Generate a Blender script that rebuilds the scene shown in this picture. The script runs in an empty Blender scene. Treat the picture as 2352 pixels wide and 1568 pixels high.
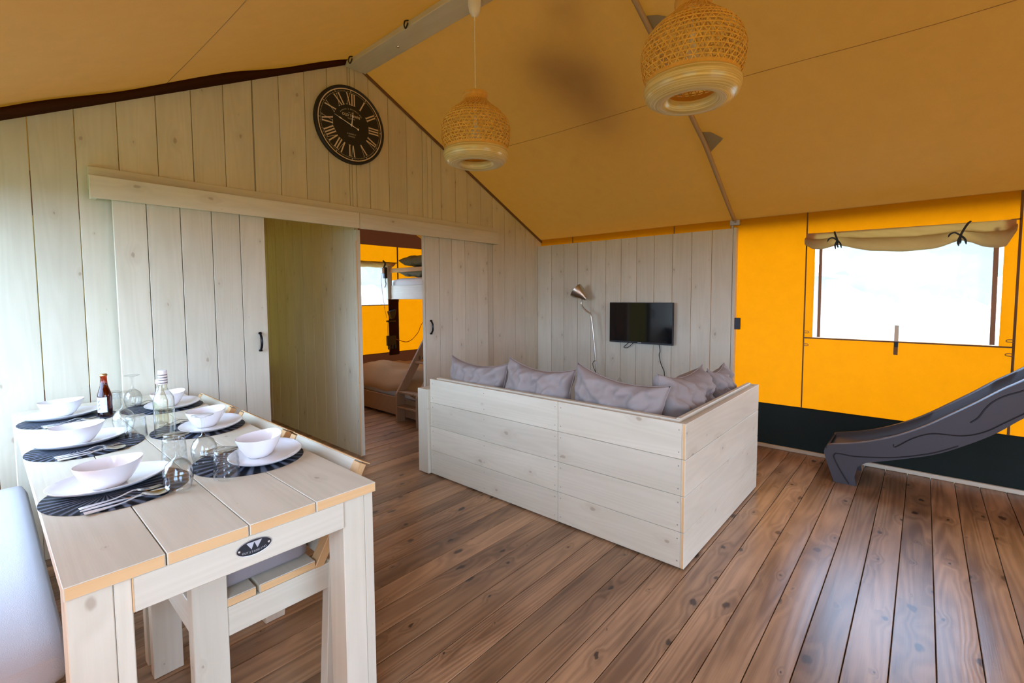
import bpy, bmesh, math, random
from mathutils import Vector, Matrix, noise
random.seed(7)
SC = bpy.context.scene
COL = SC.collection
# ------------------------------------------------------------------ camera
W, H = 2352.0, 1568.0
YAW, PITCH, ROLL, FPX, PPY, HC = 0.720923308, 0.0614031695, -0.00511961967, 1076.05325, -38.8064812, 1.38
_f = Vector((math.cos(YAW)*math.cos(PITCH), math.sin(YAW)*math.cos(PITCH), -math.sin(PITCH)))
_r = Vector((math.sin(YAW), -math.cos(YAW), 0.0))
_u = _r.cross(_f)
_c, _s = math.cos(ROLL), math.sin(ROLL)
CR, CU, CF = _c*_r + _s*_u, -_s*_r + _c*_u, _f
cam_d = bpy.data.cameras.new('camera')
cam_d.sensor_fit = 'HORIZONTAL'
cam_d.sensor_width = 36.0
cam_d.lens = FPX*36.0/W
cam_d.shift_y = PPY/W
cam_d.clip_start = 0.02
cam = bpy.data.objects.new('camera', cam_d)
COL.objects.link(cam)
cam.matrix_world = Matrix(((CR.x, CU.x, -CF.x, 0), (CR.y, CU.y, -CF.y, 0), (CR.z, CU.z, -CF.z, HC), (0, 0, 0, 1)))
SC.camera = cam
# ------------------------------------------------------------------ sky, daylight portals, exposure
world = bpy.data.worlds.new('world')
SC.world = world
world.use_nodes = True
bg = world.node_tree.nodes['Background']
bg.inputs['Color'].default_value = (0.52, 0.735, 1.10, 1)
bg.inputs['Strength'].default_value = 1.0
SC.view_settings.view_transform = 'Standard'
SC.view_settings.look = 'None'
SC.view_settings.exposure = 3.70
SC.view_settings.gamma = 1.0
SC.view_settings.use_curve_mapping = False
SC.cycles.use_denoising = True
SC.cycles.max_bounces = 10
SC.cycles.diffuse_bounces = 5
SC.cycles.transparent_max_bounces = 20
SC.cycles.use_adaptive_sampling = True
SC.cycles.adaptive_threshold = 0.05
SC.cycles.adaptive_min_samples = 16
SC.cycles.caustics_reflective = False
SC.cycles.caustics_refractive = False
# main dimensions (metres)
XR, XL = 4.71, -0.410          # canvas side walls
YB, YR, YF = 3.642, 5.65, -3.3  # plank gable wall, rear canvas wall, tent front
XP, ZP, ZE = 2.150, 3.348, 2.075  # ridge and eaves
SLOPE = (ZP-ZE)/(XR-XP)
WIN_R = (-0.405, 0.708, 1.012, 1.885)      # y0 y1 z0 z1 of the window in the right wall
WIN_L = [(2.00, 3.60, 0.62, 1.96), (-0.60, 0.75, 0.80, 1.96)]
WIN_B = (2.75, 3.80, 1.265, 1.83)          # x0 x1 z0 z1 of the rear window
DOOR_F = (0.10, 2.60, 0.0, 1.92)          # x0 x1 z0 z1 of the open tent front
def portal(name, loc, rot, sx, sy):
    # emits nothing itself: it only tells the renderer where the sky is seen through an opening of the tent
    l = bpy.data.lights.new(name, 'AREA')
    l.shape = 'RECTANGLE'; l.size = sx; l.size_y = sy; l.energy = 1.0
    l.cycles.is_portal = True
    o = bpy.data.objects.new(name, l); COL.objects.link(o)
    o.location = loc; o.rotation_euler = rot
    o['kind'] = 'helper'
for nm, (y0, y1, z0, z1) in zip(('window_left_rear_offscreen', 'window_left_front_offscreen'), WIN_L):
    portal(nm, (XL-0.01, (y0+y1)/2, (z0+z1)/2), (math.pi/2, 0, -math.pi/2), y1-y0, z1-z0)
portal('window_right_daylight', (XR+0.02, (WIN_R[0]+WIN_R[1])/2, (WIN_R[2]+WIN_R[3])/2), (math.pi/2, 0, math.pi/2), WIN_R[1]-WIN_R[0], WIN_R[3]-WIN_R[2])
portal('window_rear_daylight', ((WIN_B[0]+WIN_B[1])/2, YR+0.02, (WIN_B[2]+WIN_B[3])/2), (-math.pi/2, 0, 0), WIN_B[1]-WIN_B[0], WIN_B[3]-WIN_B[2])
portal('doorway_front_offscreen', ((DOOR_F[0]+DOOR_F[1])/2, YF-0.02, DOOR_F[3]/2), (math.pi/2, 0, 0), DOOR_F[1]-DOOR_F[0], DOOR_F[3])

# ------------------------------------------------------------------ pixel -> point helpers (a pixel gives a direction, a plane the distance)
def ray(x, y):
    return CR*((x-W/2)/FPX) + CU*(-(y-H/2-PPY)/FPX) + CF
def onx(x, y, X): d = ray(x, y); return Vector((0, 0, HC)) + d*(X/d.x)
def ony(x, y, Y): d = ray(x, y); return Vector((0, 0, HC)) + d*(Y/d.y)
def onz(x, y, Z): d = ray(x, y); return Vector((0, 0, HC)) + d*((Z-HC)/d.z)
def roof_z(x): return ZP - SLOPE*abs(x-XP)

# ------------------------------------------------------------------ materials
MATS = {}
def nmat(name):
    m = bpy.data.materials.new(name); m.use_nodes = True
    nt = m.node_tree
    b = nt.nodes['Principled BSDF']
    MATS[name] = m
    return m, nt, b
def rgb(c): return (c[0], c[1], c[2], 1.0)
def plain(name, col, rough=0.5, metal=0.0, spec=0.5, coat=0.0, bump=0.0, bscale=200.0, var=0.0):
    m, nt, b = nmat(name)
    b.inputs['Base Color'].default_value = rgb(col)
    b.inputs['Roughness'].default_value = rough
    b.inputs['Metallic'].default_value = metal
    b.inputs['Specular IOR Level'].default_value = spec
    b.inputs['Coat Weight'].default_value = coat
    if bump or var:
        tc = nt.nodes.new('ShaderNodeTexCoord')
        n = nt.nodes.new('ShaderNodeTexNoise'); n.inputs['Scale'].default_value = bscale; n.inputs['Detail'].default_value = 4
        nt.links.new(tc.outputs['Object'], n.inputs['Vector'])
        if bump:
            bp = nt.nodes.new('ShaderNodeBump'); bp.inputs['Strength'].default_value = bump; bp.inputs['Distance'].default_value = 0.002
            nt.links.new(n.outputs['Fac'], bp.inputs['Height']); nt.links.new(bp.outputs['Normal'], b.inputs['Normal'])
        if var:
            mx = nt.nodes.new('ShaderNodeMix'); mx.data_type = 'RGBA'
            mx.inputs[6].default_value = rgb([c*(1-var) for c in col]); mx.inputs[7].default_value = rgb([min(1, c*(1+var)) for c in col])
            nt.links.new(n.outputs['Fac'], mx.inputs[0]); nt.links.new(mx.outputs[2], b.inputs['Base Color'])
    return m
def math_node(nt, op, a, b=None, c=None):
    n = nt.nodes.new('ShaderNodeMath'); n.operation = op
    for i, v in enumerate((a, b, c)):
        if v is None: continue
        if isinstance(v, (int, float)): n.inputs[i].default_value = v
        else: nt.links.new(v, n.inputs[i])
    return n.outputs[0]
def mixc(nt, fac, a, b):
    n = nt.nodes.new('ShaderNodeMix'); n.data_type = 'RGBA'
    for i, v in ((0, fac), (6, a), (7, b)):
        if isinstance(v, (int, float)): n.inputs[i].default_value = v
        elif isinstance(v, tuple): n.inputs[i].default_value = rgb(v)
        else: nt.links.new(v, n.inputs[i])
    return n.outputs[2]
def comb(nt, x, y, z):
    n = nt.nodes.new('ShaderNodeCombineXYZ')
    for i, v in enumerate((x, y, z)):
        if isinstance(v, (int, float)): n.inputs[i].default_value = v
        else: nt.links.new(v, n.inputs[i])
    return n.outputs[0]
def noise_node(nt, vec, scale, detail=3.0, rough=0.5):
    n = nt.nodes.new('ShaderNodeTexNoise'); n.inputs['Scale'].default_value = scale
    n.inputs['Detail'].default_value = detail; n.inputs['Roughness'].default_value = rough
    nt.links.new(vec, n.inputs['Vector']); return n.outputs['Fac']
def maprange(nt, v, a, b, c=0.0, d=1.0, smooth=True):
    n = nt.nodes.new('ShaderNodeMapRange'); n.clamp = True
    if smooth: n.interpolation_type = 'SMOOTHSTEP'
    nt.links.new(v, n.inputs[0])
    for i, x in enumerate((a, b, c, d)): n.inputs[i+1].default_value = x
    return n.outputs[0]
def wood(name, axis, light, dark, knot, rough=0.55, figure=0.5, knots=0.10, density=1.0, boardvar=0.10, spec=0.35, bump=0.15, coat=0.0, kfac=0.85, wobble=0.06):
    m, nt, b = nmat(name)
    tc = nt.nodes.new('ShaderNodeTexCoord'); oi = nt.nodes.new('ShaderNodeObjectInfo')
    sp = nt.nodes.new('ShaderNodeSeparateXYZ'); nt.links.new(tc.outputs['Object'], sp.inputs[0])
    o = [sp.outputs[i] for i in range(3)]
    along = o[axis]; others = [o[i] for i in range(3) if i != axis]
    across = math_node(nt, 'ADD', others[0], others[1])
    rnd = oi.outputs['Random']
    al = math_node(nt, 'MULTIPLY_ADD', rnd, 31.7, along); ac = math_node(nt, 'MULTIPLY_ADD', rnd, 17.3, across)
    seed = math_node(nt, 'MULTIPLY', rnd, 53.0)
    # knots
    vor = nt.nodes.new('ShaderNodeTexVoronoi'); vor.voronoi_dimensions = '2D'; vor.feature = 'F1'; vor.inputs['Scale'].default_value = 1.0
    wob = noise_node(nt, comb(nt, math_node(nt, 'MULTIPLY', al, 14.0), math_node(nt, 'MULTIPLY', ac, 40.0), seed), 1.0, 2.0)
    kv = comb(nt, math_node(nt, 'MULTIPLY_ADD', wob, wobble, math_node(nt, 'MULTIPLY', al, 2.6*density)), math_node(nt, 'MULTIPLY_ADD', wob, wobble, math_node(nt, 'MULTIPLY', ac, 4.6*density)), 0.0)
    nt.links.new(kv, vor.inputs['Vector'])
    kd = vor.outputs['Distance']
    sc = nt.nodes.new('ShaderNodeSeparateColor'); nt.links.new(vor.outputs['Color'], sc.inputs[0])
    size = math_node(nt, 'MULTIPLY', math_node(nt, 'POWER', sc.outputs[0], 2.0), knots)
    kn = math_node(nt, 'DIVIDE', kd, math_node(nt, 'ADD', size, 0.004))
    kcore = maprange(nt, kn, 0.45, 1.0, 1.0, 0.0)
    khalo = maprange(nt, kn, 0.8, 4.5, 1.0, 0.0)
    # figure lines: isolines of a stretched noise, bent around the knots
    base = noise_node(nt, comb(nt, math_node(nt, 'MULTIPLY', al, 0.40), math_node(nt, 'MULTIPLY', ac, 7.0), seed), 1.0, 1.5, 0.4)
    base = math_node(nt, 'MULTIPLY_ADD', khalo, 0.07, base)
    lines = math_node(nt, 'SINE', math_node(nt, 'MULTIPLY', base, 90.0))
    lines = math_node(nt, 'MULTIPLY_ADD', lines, 0.5, 0.5)
    fine = noise_node(nt, comb(nt, math_node(nt, 'MULTIPLY', al, 6.0), math_node(nt, 'MULTIPLY', ac, 260.0), seed), 1.0, 3.0, 0.6)
    cloud = noise_node(nt, comb(nt, math_node(nt, 'MULTIPLY', al, 1.6), math_node(nt, 'MULTIPLY', ac, 7.0), seed), 1.0, 3.0, 0.55)
    g = math_node(nt, 'ADD', math_node(nt, 'MULTIPLY', lines, 0.30*figure), math_node(nt, 'ADD', math_node(nt, 'MULTIPLY', fine, 0.45*figure), math_node(nt, 'MULTIPLY', maprange(nt, cloud, 0.3, 0.75), 0.6*figure)))
    col = mixc(nt, g, light, dark)
    bv = math_node(nt, 'MULTIPLY_ADD', math_node(nt, 'FRACT', math_node(nt, 'MULTIPLY', rnd, 91.7)), 2*boardvar, 1.0-boardvar)
    hs = nt.nodes.new('ShaderNodeHueSaturation'); nt.links.new(bv, hs.inputs['Value']); nt.links.new(col, hs.inputs['Color'])
    col = mixc(nt, math_node(nt, 'MULTIPLY', khalo, 0.22), hs.outputs[0], tuple(0.6*d+0.4*k for d, k in zip(dark, knot)))
    col = mixc(nt, math_node(nt, 'MULTIPLY', kcore, kfac), col, knot)
    nt.links.new(col, b.inputs['Base Color'])
    b.inputs['Roughness'].default_value = rough; b.inputs['Specular IOR Level'].default_value = spec
    b.inputs['Coat Weight'].default_value = coat; b.inputs['Coat Roughness'].default_value = 0.25
    bp = nt.nodes.new('ShaderNodeBump'); bp.inputs['Strength'].default_value = bump; bp.inputs['Distance'].default_value = 0.002
    nt.links.new(math_node(nt, 'ADD', fine, math_node(nt, 'MULTIPLY', lines, 0.5)), bp.inputs['Height']); nt.links.new(bp.outputs['Normal'], b.inputs['Normal'])
    return m
def canvas(name, refl, trans, mix=0.6, weave=1.0, blot=0.0):
    """cloth that reflects and lets daylight through"""
    m, nt, b = nmat(name)
    nt.nodes.remove(b)
    out = nt.nodes['Material Output']
    tc = nt.nodes.new('ShaderNodeTexCoord')
    n = noise_node(nt, tc.outputs['Object'], 9.0, 5.0, 0.65)
    f = noise_node(nt, tc.outputs['Object'], 260.0*weave, 2.0, 0.7)
    v = math_node(nt, 'ADD', math_node(nt, 'MULTIPLY', n, 0.16), math_node(nt, 'MULTIPLY', f, 0.12))
    v = math_node(nt, 'ADD', v, 0.86)
    def tint(c):
        hs = nt.nodes.new('ShaderNodeHueSaturation'); hs.inputs['Color'].default_value = rgb(c); nt.links.new(v, hs.inputs['Value']); return hs.outputs[0]
    d = nt.nodes.new('ShaderNodeBsdfDiffuse'); t = nt.nodes.new('ShaderNodeBsdfTranslucent')
    nt.links.new(tint(refl), d.inputs[0]); nt.links.new(tint(trans), t.inputs[0])
    ms = nt.nodes.new('ShaderNodeMixShader'); ms.inputs[0].default_value = mix
    nt.links.new(d.outputs[0], ms.inputs[1]); nt.links.new(t.outputs[0], ms.inputs[2]); nt.links.new(ms.outputs[0], out.inputs[0])
    bp = nt.nodes.new('ShaderNodeBump'); bp.inputs['Strength'].default_value = 0.15; bp.inputs['Distance'].default_value = 0.002
    nt.links.new(f, bp.inputs['Height']); nt.links.new(bp.outputs['Normal'], d.inputs['Normal'])
    return m
def glass(name, tint=(1, 1, 1), refl=1.0, body=0.0, bodycol=(1, 1, 1)):
    """thin clear glass: sees through, mirrors at glancing angles"""
    m, nt, b = nmat(name)
    nt.nodes.remove(b)
    out = nt.nodes['Material Output']
    tr = nt.nodes.new('ShaderNodeBsdfTransparent')
    gl = nt.nodes.new('ShaderNodeBsdfGlossy'); gl.inputs['Roughness'].default_value = 0.02
    lw = nt.nodes.new('ShaderNodeLayerWeight'); lw.inputs['Blend'].default_value = 0.5
    fres = math_node(nt, 'MULTIPLY_ADD', math_node(nt, 'POWER', lw.outputs['Facing'], 2.6), 0.70, 0.05)
    edge = math_node(nt, 'MULTIPLY', math_node(nt, 'POWER', lw.outputs['Facing'], 5.0), 0.75)
    nt.links.new(mixc(nt, edge, tuple(tint), tuple(c*0.45 for c in tint)), tr.inputs[0])
    ms = nt.nodes.new('ShaderNodeMixShader')
    nt.links.new(math_node(nt, 'MULTIPLY', fres, refl), ms.inputs[0]); nt.links.new(tr.outputs[0], ms.inputs[1]); nt.links.new(gl.outputs[0], ms.inputs[2])
    res = ms.outputs[0]
    if body:
        tl = nt.nodes.new('ShaderNodeBsdfTranslucent'); tl.inputs[0].default_value = rgb(bodycol)
        m2 = nt.nodes.new('ShaderNodeMixShader'); m2.inputs[0].default_value = body
        nt.links.new(res, m2.inputs[1]); nt.links.new(tl.outputs[0], m2.inputs[2]); res = m2.outputs[0]
    nt.links.new(res, out.inputs[0])
    return m
WW = dict(light=(0.660, 0.610, 0.470), dark=(0.485, 0.437, 0.308), knot=(0.30, 0.22, 0.14))
for ax, nm in enumerate('xyz'):
    wood('white_wood_'+nm, ax, WW['light'], WW['dark'], WW['knot'], rough=0.5, figure=0.50, knots=0.060, density=1.0, boardvar=0.06, bump=0.10, kfac=0.60, wobble=0.07)
    wood('raw_wood_'+nm, ax, (0.72, 0.47, 0.22), (0.55, 0.31, 0.12), (0.30, 0.15, 0.06), rough=0.6, figure=0.6, knots=0.05, boardvar=0.05)
wood('floor_wood', 0, (0.470, 0.280, 0.145), (0.165, 0.088, 0.044), (0.018, 0.009, 0.006), rough=0.31, figure=1.0, knots=0.145, density=1.3, wobble=0.18, boardvar=0.26, spec=0.5, bump=0.12)
wood('brown_wood_x', 0, (0.40, 0.27, 0.16), (0.26, 0.16, 0.09), (0.12, 0.07, 0.04), rough=0.55)
wood('brown_wood_z', 2, (0.40, 0.27, 0.16), (0.26, 0.16, 0.09), (0.12, 0.07, 0.04), rough=0.55)
canvas('orange_canvas', (0.50, 0.20, 0.015), (0.53, 0.140, 0.0003), mix=0.50)
canvas('roof_canvas', (0.46, 0.280, 0.150), (0.148, 0.047, 0.002), mix=0.20)
canvas('cabin_canvas', (0.50, 0.44, 0.22), (0.19, 0.122, 0.022), mix=0.35)
canvas('blind_canvas', (0.40, 0.265, 0.145), (0.35, 0.18, 0.04), mix=0.35, weave=1.5)
canvas('brown_canvas', (0.060, 0.022, 0.010), (0.07, 0.015, 0.004), mix=0.3)
canvas('dark_skirt', (0.019, 0.021, 0.017), (0.01, 0.012, 0.01), mix=0.1)
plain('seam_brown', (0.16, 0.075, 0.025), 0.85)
plain('zip_brown', (0.30, 0.15, 0.07), 0.7, bump=0.3, bscale=300, var=0.3)
plain('strap_dark', (0.02, 0.025, 0.03), 0.8)
plain('strap_tan', (0.62, 0.50, 0.34), 0.8)
plain('black_iron', (0.012, 0.012, 0.014), 0.28, metal=0.6)
plain('black_plastic', (0.012, 0.012, 0.013), 0.5)
plain('rubber_loop', (0.02, 0.018, 0.016), 0.6)
plain('screen', (0.004, 0.005, 0.007), 0.06, spec=0.6)
plain('steel', (0.62, 0.61, 0.60), 0.16, metal=1.0)
plain('brushed_steel', (0.52, 0.48, 0.40), 0.30, metal=1.0)
plain('galvanised', (0.42, 0.38, 0.33), 0.45, metal=0.7, var=0.2, bscale=30)
plain('pole_tan', (0.40, 0.275, 0.165), 0.6)
plain('ceramic', (0.82, 0.82, 0.82), 0.12, spec=0.6, coat=0.3)
plain('white_plastic', (0.85, 0.82, 0.76), 0.35)
plain('cord_white', (0.80, 0.76, 0.70), 0.5)
plain('clock_black', (0.010, 0.009, 0.008), 0.55)
plain('clock_cream', (0.68, 0.56, 0.42), 0.6)
plain('hand_white', (0.85, 0.82, 0.78), 0.4)
plain('bamboo_strip', (0.82, 0.47, 0.11), 0.42, var=0.35, bscale=25, spec=0.4)
plain('bamboo_band', (0.74, 0.42, 0.10), 0.4, var=0.2, bscale=40)
plain('grey_fabric', (0.30, 0.255, 0.228), 0.9, bump=0.5, bscale=600, var=0.12)
plain('grey_fabric_lit', (0.44, 0.42, 0.42), 0.92, bump=0.5, bscale=600, var=0.08)  # bench copy of the grey cushion cloth, bright daylight put into its colour
plain('grey_fabric_shaded', (0.24, 0.215, 0.21), 0.92, bump=0.5, bscale=600, var=0.12)  # same cloth for the chair seats, darkened to paint in the shade there
plain('sheet_white', (0.70, 0.67, 0.62), 0.85, bump=0.3, bscale=80)
plain('duvet_beige', (0.33, 0.20, 0.085), 0.9, bump=0.4, bscale=60, var=0.1)
plain('pillow_olive', (0.20, 0.20, 0.13), 0.9, bump=0.4, bscale=80, var=0.3)
plain('slide_plastic', (0.045, 0.045, 0.052), 0.40, spec=0.5, bump=0.12, bscale=350, var=0.15)
plain('slide_groove', (0.006, 0.006, 0.008), 0.5)
plain('badge_black', (0.008, 0.008, 0.009), 0.3)
plain('badge_silver', (0.55, 0.54, 0.54), 0.35, metal=0.6)
plain('label_blue', (0.62, 0.72, 0.80), 0.55)
plain('label_navy', (0.08, 0.11, 0.17), 0.55)
plain('label_white', (0.80, 0.82, 0.84), 0.55)
plain('cap_gold', (0.55, 0.36, 0.14), 0.3, metal=0.9)
plain('cap_white', (0.80, 0.78, 0.76), 0.4)
plain('cap_grey', (0.14, 0.13, 0.13), 0.4)
plain('pink_foil', (0.60, 0.30, 0.26), 0.4)
plain('red_cable', (0.30, 0.05, 0.02), 0.5)
plain('dark_red_glass', (0.10, 0.035, 0.03), 0.15)
plain('lawn', (0.12, 0.15, 0.06), 0.95, var=0.25, bscale=3)
plain('leaf_green', (0.14, 0.14, 0.05), 0.8, var=0.4, bscale=1.5)
plain('tree_bark', (0.20, 0.15, 0.10), 0.9)
plain('house_wall', (0.14, 0.10, 0.07), 0.8)
plain('house_white', (0.72, 0.72, 0.71), 0.7)
plain('house_roof', (0.12, 0.10, 0.09), 0.8)
plain('sub_floor', (0.03, 0.02, 0.015), 0.9)
glass('clear_glass', (0.97, 0.98, 0.98))
glass('amber_glass', (0.62, 0.16, 0.02))
glass('beer', (0.45, 0.10, 0.01), 0.2)
glass('wine_liquid', (0.985, 0.965, 0.89), 0.4)
glass('window_film', (0.96, 0.97, 0.97), 0.6, body=0.25, bodycol=(0.98, 0.95, 0.90))
# spun bamboo ring: fine concentric lines
m, nt, b = nmat('spun_bamboo')
tc = nt.nodes.new('ShaderNodeTexCoord'); sp = nt.nodes.new('ShaderNodeSeparateXYZ'); nt.links.new(tc.outputs['Object'], sp.inputs[0])
rad = math_node(nt, 'SQRT', math_node(nt, 'ADD', math_node(nt, 'POWER', sp.outputs[0], 2.0), math_node(nt, 'POWER', sp.outputs[1], 2.0)))
vv = comb(nt, math_node(nt, 'MULTIPLY', math_node(nt, 'ADD', rad, sp.outputs[2]), 330.0), math_node(nt, 'MULTIPLY', sp.outputs[0], 3.0), math_node(nt, 'MULTIPLY', sp.outputs[1], 3.0))
fac = noise_node(nt, vv, 1.0, 2.0)
nt.links.new(mixc(nt, maprange(nt, fac, 0.3, 0.7), (0.52, 0.38, 0.13), (0.84, 0.72, 0.40)), b.inputs['Base Color'])
b.inputs['Roughness'].default_value = 0.28; b.inputs['Coat Weight'].default_value = 0.3
# placemat: woven dark vinyl with fanned silvery stripes
m, nt, b = nmat('placemat')
tc = nt.nodes.new('ShaderNodeTexCoord'); sp = nt.nodes.new('ShaderNodeSeparateXYZ'); nt.links.new(tc.outputs['Object'], sp.inputs[0])
ang = math_node(nt, 'ARCTAN2', math_node(nt, 'ADD', sp.outputs[1], 0.02), math_node(nt, 'ADD', sp.outputs[0], 0.035))
n1 = noise_node(nt, comb(nt, math_node(nt, 'MULTIPLY', ang, 9.0), 0.0, 3.0), 1.0, 1.0)
st = math_node(nt, 'SINE', math_node(nt, 'MULTIPLY', ang, 30.0))
st = maprange(nt, math_node(nt, 'MULTIPLY', math_node(nt, 'MULTIPLY_ADD', st, 0.5, 0.5), math_node(nt, 'MULTIPLY_ADD', n1, 2.0, -0.3)), 0.25, 0.75)
wv = nt.nodes.new('ShaderNodeTexChecker'); wv.inputs['Scale'].default_value = 420.0; nt.links.new(tc.outputs['Object'], wv.inputs['Vector'])
cst = mixc(nt, wv.outputs['Fac'], (0.03, 0.04, 0.06), (0.20, 0.23, 0.29))
nt.links.new(mixc(nt, st, (0.004, 0.005, 0.008), cst), b.inputs['Base Color'])
b.inputs['Roughness'].default_value = 0.5; b.inputs['Specular IOR Level'].default_value = 0.12

# ------------------------------------------------------------------ mesh helpers
class MB:
    def __init__(self): self.v = []; self.f = []
    def add(self, vs, fs):
        k = len(self.v); self.v += [tuple(v) for v in vs]; self.f += [tuple(i+k for i in f) for f in fs]; return self
    def box(self, x0, x1, y0, y1, z0, z1):
        return self.add([(x0,y0,z0),(x1,y0,z0),(x1,y1,z0),(x0,y1,z0),(x0,y0,z1),(x1,y0,z1),(x1,y1,z1),(x0,y1,z1)],
            [(0,3,2,1),(4,5,6,7),(0,1,5,4),(1,2,6,5),(2,3,7,6),(3,0,4,7)])
    def prism(self, poly, axis, a, b):
        """poly: 2-D outline; axis: extrusion axis (0,1,2); outline coords are the two other axes in order"""
        n = len(poly)
        def p(q, t):
            l = [q[0], q[1]]; l.insert(axis, t); return tuple(l)
        vs = [p(q, a) for q in poly] + [p(q, b) for q in poly]
        fs = [tuple(range(n)), tuple(range(2*n-1, n-1, -1))] + [(i, i+n, (i+1) % n + n, (i+1) % n) for i in range(n)]
        return self.add(vs, fs)
    def quad(self, a, b, c, d): return self.add([a, b, c, d], [(0, 1, 2, 3)])
    def lathe(self, prof, n=32, c=(0, 0, 0), sx=None):
        """prof: list of (r, z); sx(theta, r, z) -> (x, y, z) optional shaping"""
        vs = []; k = len(prof)
        for i in range(n):
            t = 2*math.pi*i/n
            for r, z in prof:
                if sx: x, y, zz = sx(t, r, z)
                else: x, y, zz = r*math.cos(t), r*math.sin(t), z
                vs.append((c[0]+x, c[1]+y, c[2]+zz))
        fs = []
        for i in range(n):
            j = (i+1) % n
            for q in range(k-1): fs.append((i*k+q, j*k+q, j*k+q+1, i*k+q+1))
        return self.add(vs, fs)
    def tube(self, path, r, n=8, caps=True):
        path = [Vector(p) for p in path]; m = len(path); vs = []; fs = []
        rr = r if isinstance(r, (list, tuple)) else [r]*m
        up = None
        for i, p in enumerate(path):
            t = (path[min(i+1, m-1)] - path[max(i-1, 0)]).normalized()
            if up is None:
                up = Vector((0, 0, 1)) if abs(t.z) < 0.9 else Vector((1, 0, 0))
            a = (up - t*up.dot(t)).normalized(); up = a; b_ = t.cross(a)
            for k in range(n):
                w = 2*math.pi*k/n
                vs.append(p + (a*math.cos(w) + b_*math.sin(w))*rr[i])
        for i in range(m-1):
            for k in range(n):
                fs.append((i*n+k, i*n+(k+1) % n, (i+1)*n+(k+1) % n, (i+1)*n+k))
        if caps: fs += [tuple(range(n-1, -1, -1)), tuple(range((m-1)*n, m*n))]
        return self.add(vs, fs)
    def strip(self, path, w, h, normals):
        """flat strip along a path: w across, h thick; normals: outward vector at each point"""
        path = [Vector(p) for p in path]; m = len(path); vs = []; fs = []
        for i, p in enumerate(path):
            t = (path[min(i+1, m-1)] - path[max(i-1, 0)]).normalized(); nn = Vector(normals[i]).normalized(); s = t.cross(nn).normalized()
            vs += [p+s*w/2-nn*h/2, p+s*w/2+nn*h/2, p-s*w/2+nn*h/2, p-s*w/2-nn*h/2]
        for i in range(m-1):
            for k in range(4): fs.append((i*4+k, (i+1)*4+k, (i+1)*4+(k+1) % 4, i*4+(k+1) % 4))
        fs += [(0, 1, 2, 3), ((m-1)*4+3, (m-1)*4+2, (m-1)*4+1, (m-1)*4)]
        return self.add(vs, fs)
    def grid(self, fn, nu, nv, closed_u=False):
        vs = [fn(i/(nu if closed_u else nu-1), j/(nv-1)) for i in range(nu) for j in range(nv)]
        fs = []
        for i in range(nu if closed_u else nu-1):
            for j in range(nv-1):
                a = i*nv+j; b_ = ((i+1) % nu)*nv+j; fs.append((a, b_, b_+1, a+1))
        return self.add(vs, fs)
    def mesh(self, name, smooth=False, bevel=0.0, seg=1, loc=(0, 0, 0), fix=True):
        bm = bmesh.new()
        vv = [bm.verts.new((v[0]-loc[0], v[1]-loc[1], v[2]-loc[2])) for v in self.v]
        for f in self.f:
            try: bm.faces.new([vv[i] for i in f])
            except ValueError: pass
        if fix: bmesh.ops.recalc_face_normals(bm, faces=bm.faces)
        if bevel:
            bmesh.ops.bevel(bm, geom=list(bm.edges), offset=bevel, segments=seg, profile=0.5, affect='EDGES', clamp_overlap=True)
        me = bpy.data.meshes.new(name); bm.to_mesh(me); bm.free()
        if smooth:
            for p in me.polygons: p.use_smooth = True
            if smooth != 'all':
                bm = bmesh.new(); bm.from_mesh(me)
                for e in bm.edges:
                    if len(e.link_faces) == 2 and e.calc_face_angle(0) > math.radians(40): e.smooth = False
                bm.to_mesh(me); bm.free()
        return me
    def build(self, name, mat, parent=None, smooth=False, bevel=0.0, seg=1, loc=None, kind=None, fix=True):
        """world-space mesh; loc: the origin to use (a child keeps its parent's origin)"""
        l = Vector(loc) if loc is not None else (ORG[parent.name].copy() if parent is not None else Vector((0, 0, 0)))
        me = self.mesh(name, smooth, bevel, seg, l, fix)
        me.materials.append(MATS[mat])
        o = bpy.data.objects.new(name, me); COL.objects.link(o)
        if parent is not None:
            o.parent = parent
            base = ORG.get(parent.name, Vector((0, 0, 0)))
            o.location = l - base
        else: o.location = l
        ORG[o.name] = l.copy()
        if kind: o['kind'] = kind
        return o
ORG = {}
def thing(name, label, cat, loc=(0, 0, 0), group=None, kind=None):
    o = bpy.data.objects.new(name, None); COL.objects.link(o)
    o.location = loc; o.empty_display_size = 0.1
    tag(o, label, cat, group, kind); ORG[o.name] = Vector(loc)
    return o
def tag(o, label, cat, group=None, kind=None):
    o['label'] = label; o['category'] = cat
    if group: o['group'] = group
    if kind: o['kind'] = kind
    return o
def copy_tree(o, parent=None):
    c = o.copy(); COL.objects.link(c); c.parent = parent
    for ch in o.children: copy_tree(ch, c)
    return c
def solo(name, mb, mat, label, cat, loc, group=None, **kw):
    return tag(mb.build(name, mat, None, loc=loc, **kw), label, cat, group)
def text_verts(s, size, font_off=0.0):
    cu = bpy.data.curves.new('lettering', 'FONT'); cu.body = s; cu.size = size; cu.align_x = 'CENTER'; cu.align_y = 'CENTER'; cu.offset = font_off; cu.resolution_u = 3
    o = bpy.data.objects.new('lettering', cu); COL.objects.link(o)
    dg = bpy.context.evaluated_depsgraph_get()
    me = bpy.data.meshes.new_from_object(o.evaluated_get(dg))
    vs = [v.co.copy() for v in me.vertices]; fs = [tuple(p.vertices) for p in me.polygons]
    bpy.data.objects.remove(o); bpy.data.curves.remove(cu); bpy.data.meshes.remove(me)
    return vs, fs
def sstep(a, b, x):
    t = max(0.0, min(1.0, (x-a)/(b-a))); return t*t*(3-2*t)
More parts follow.
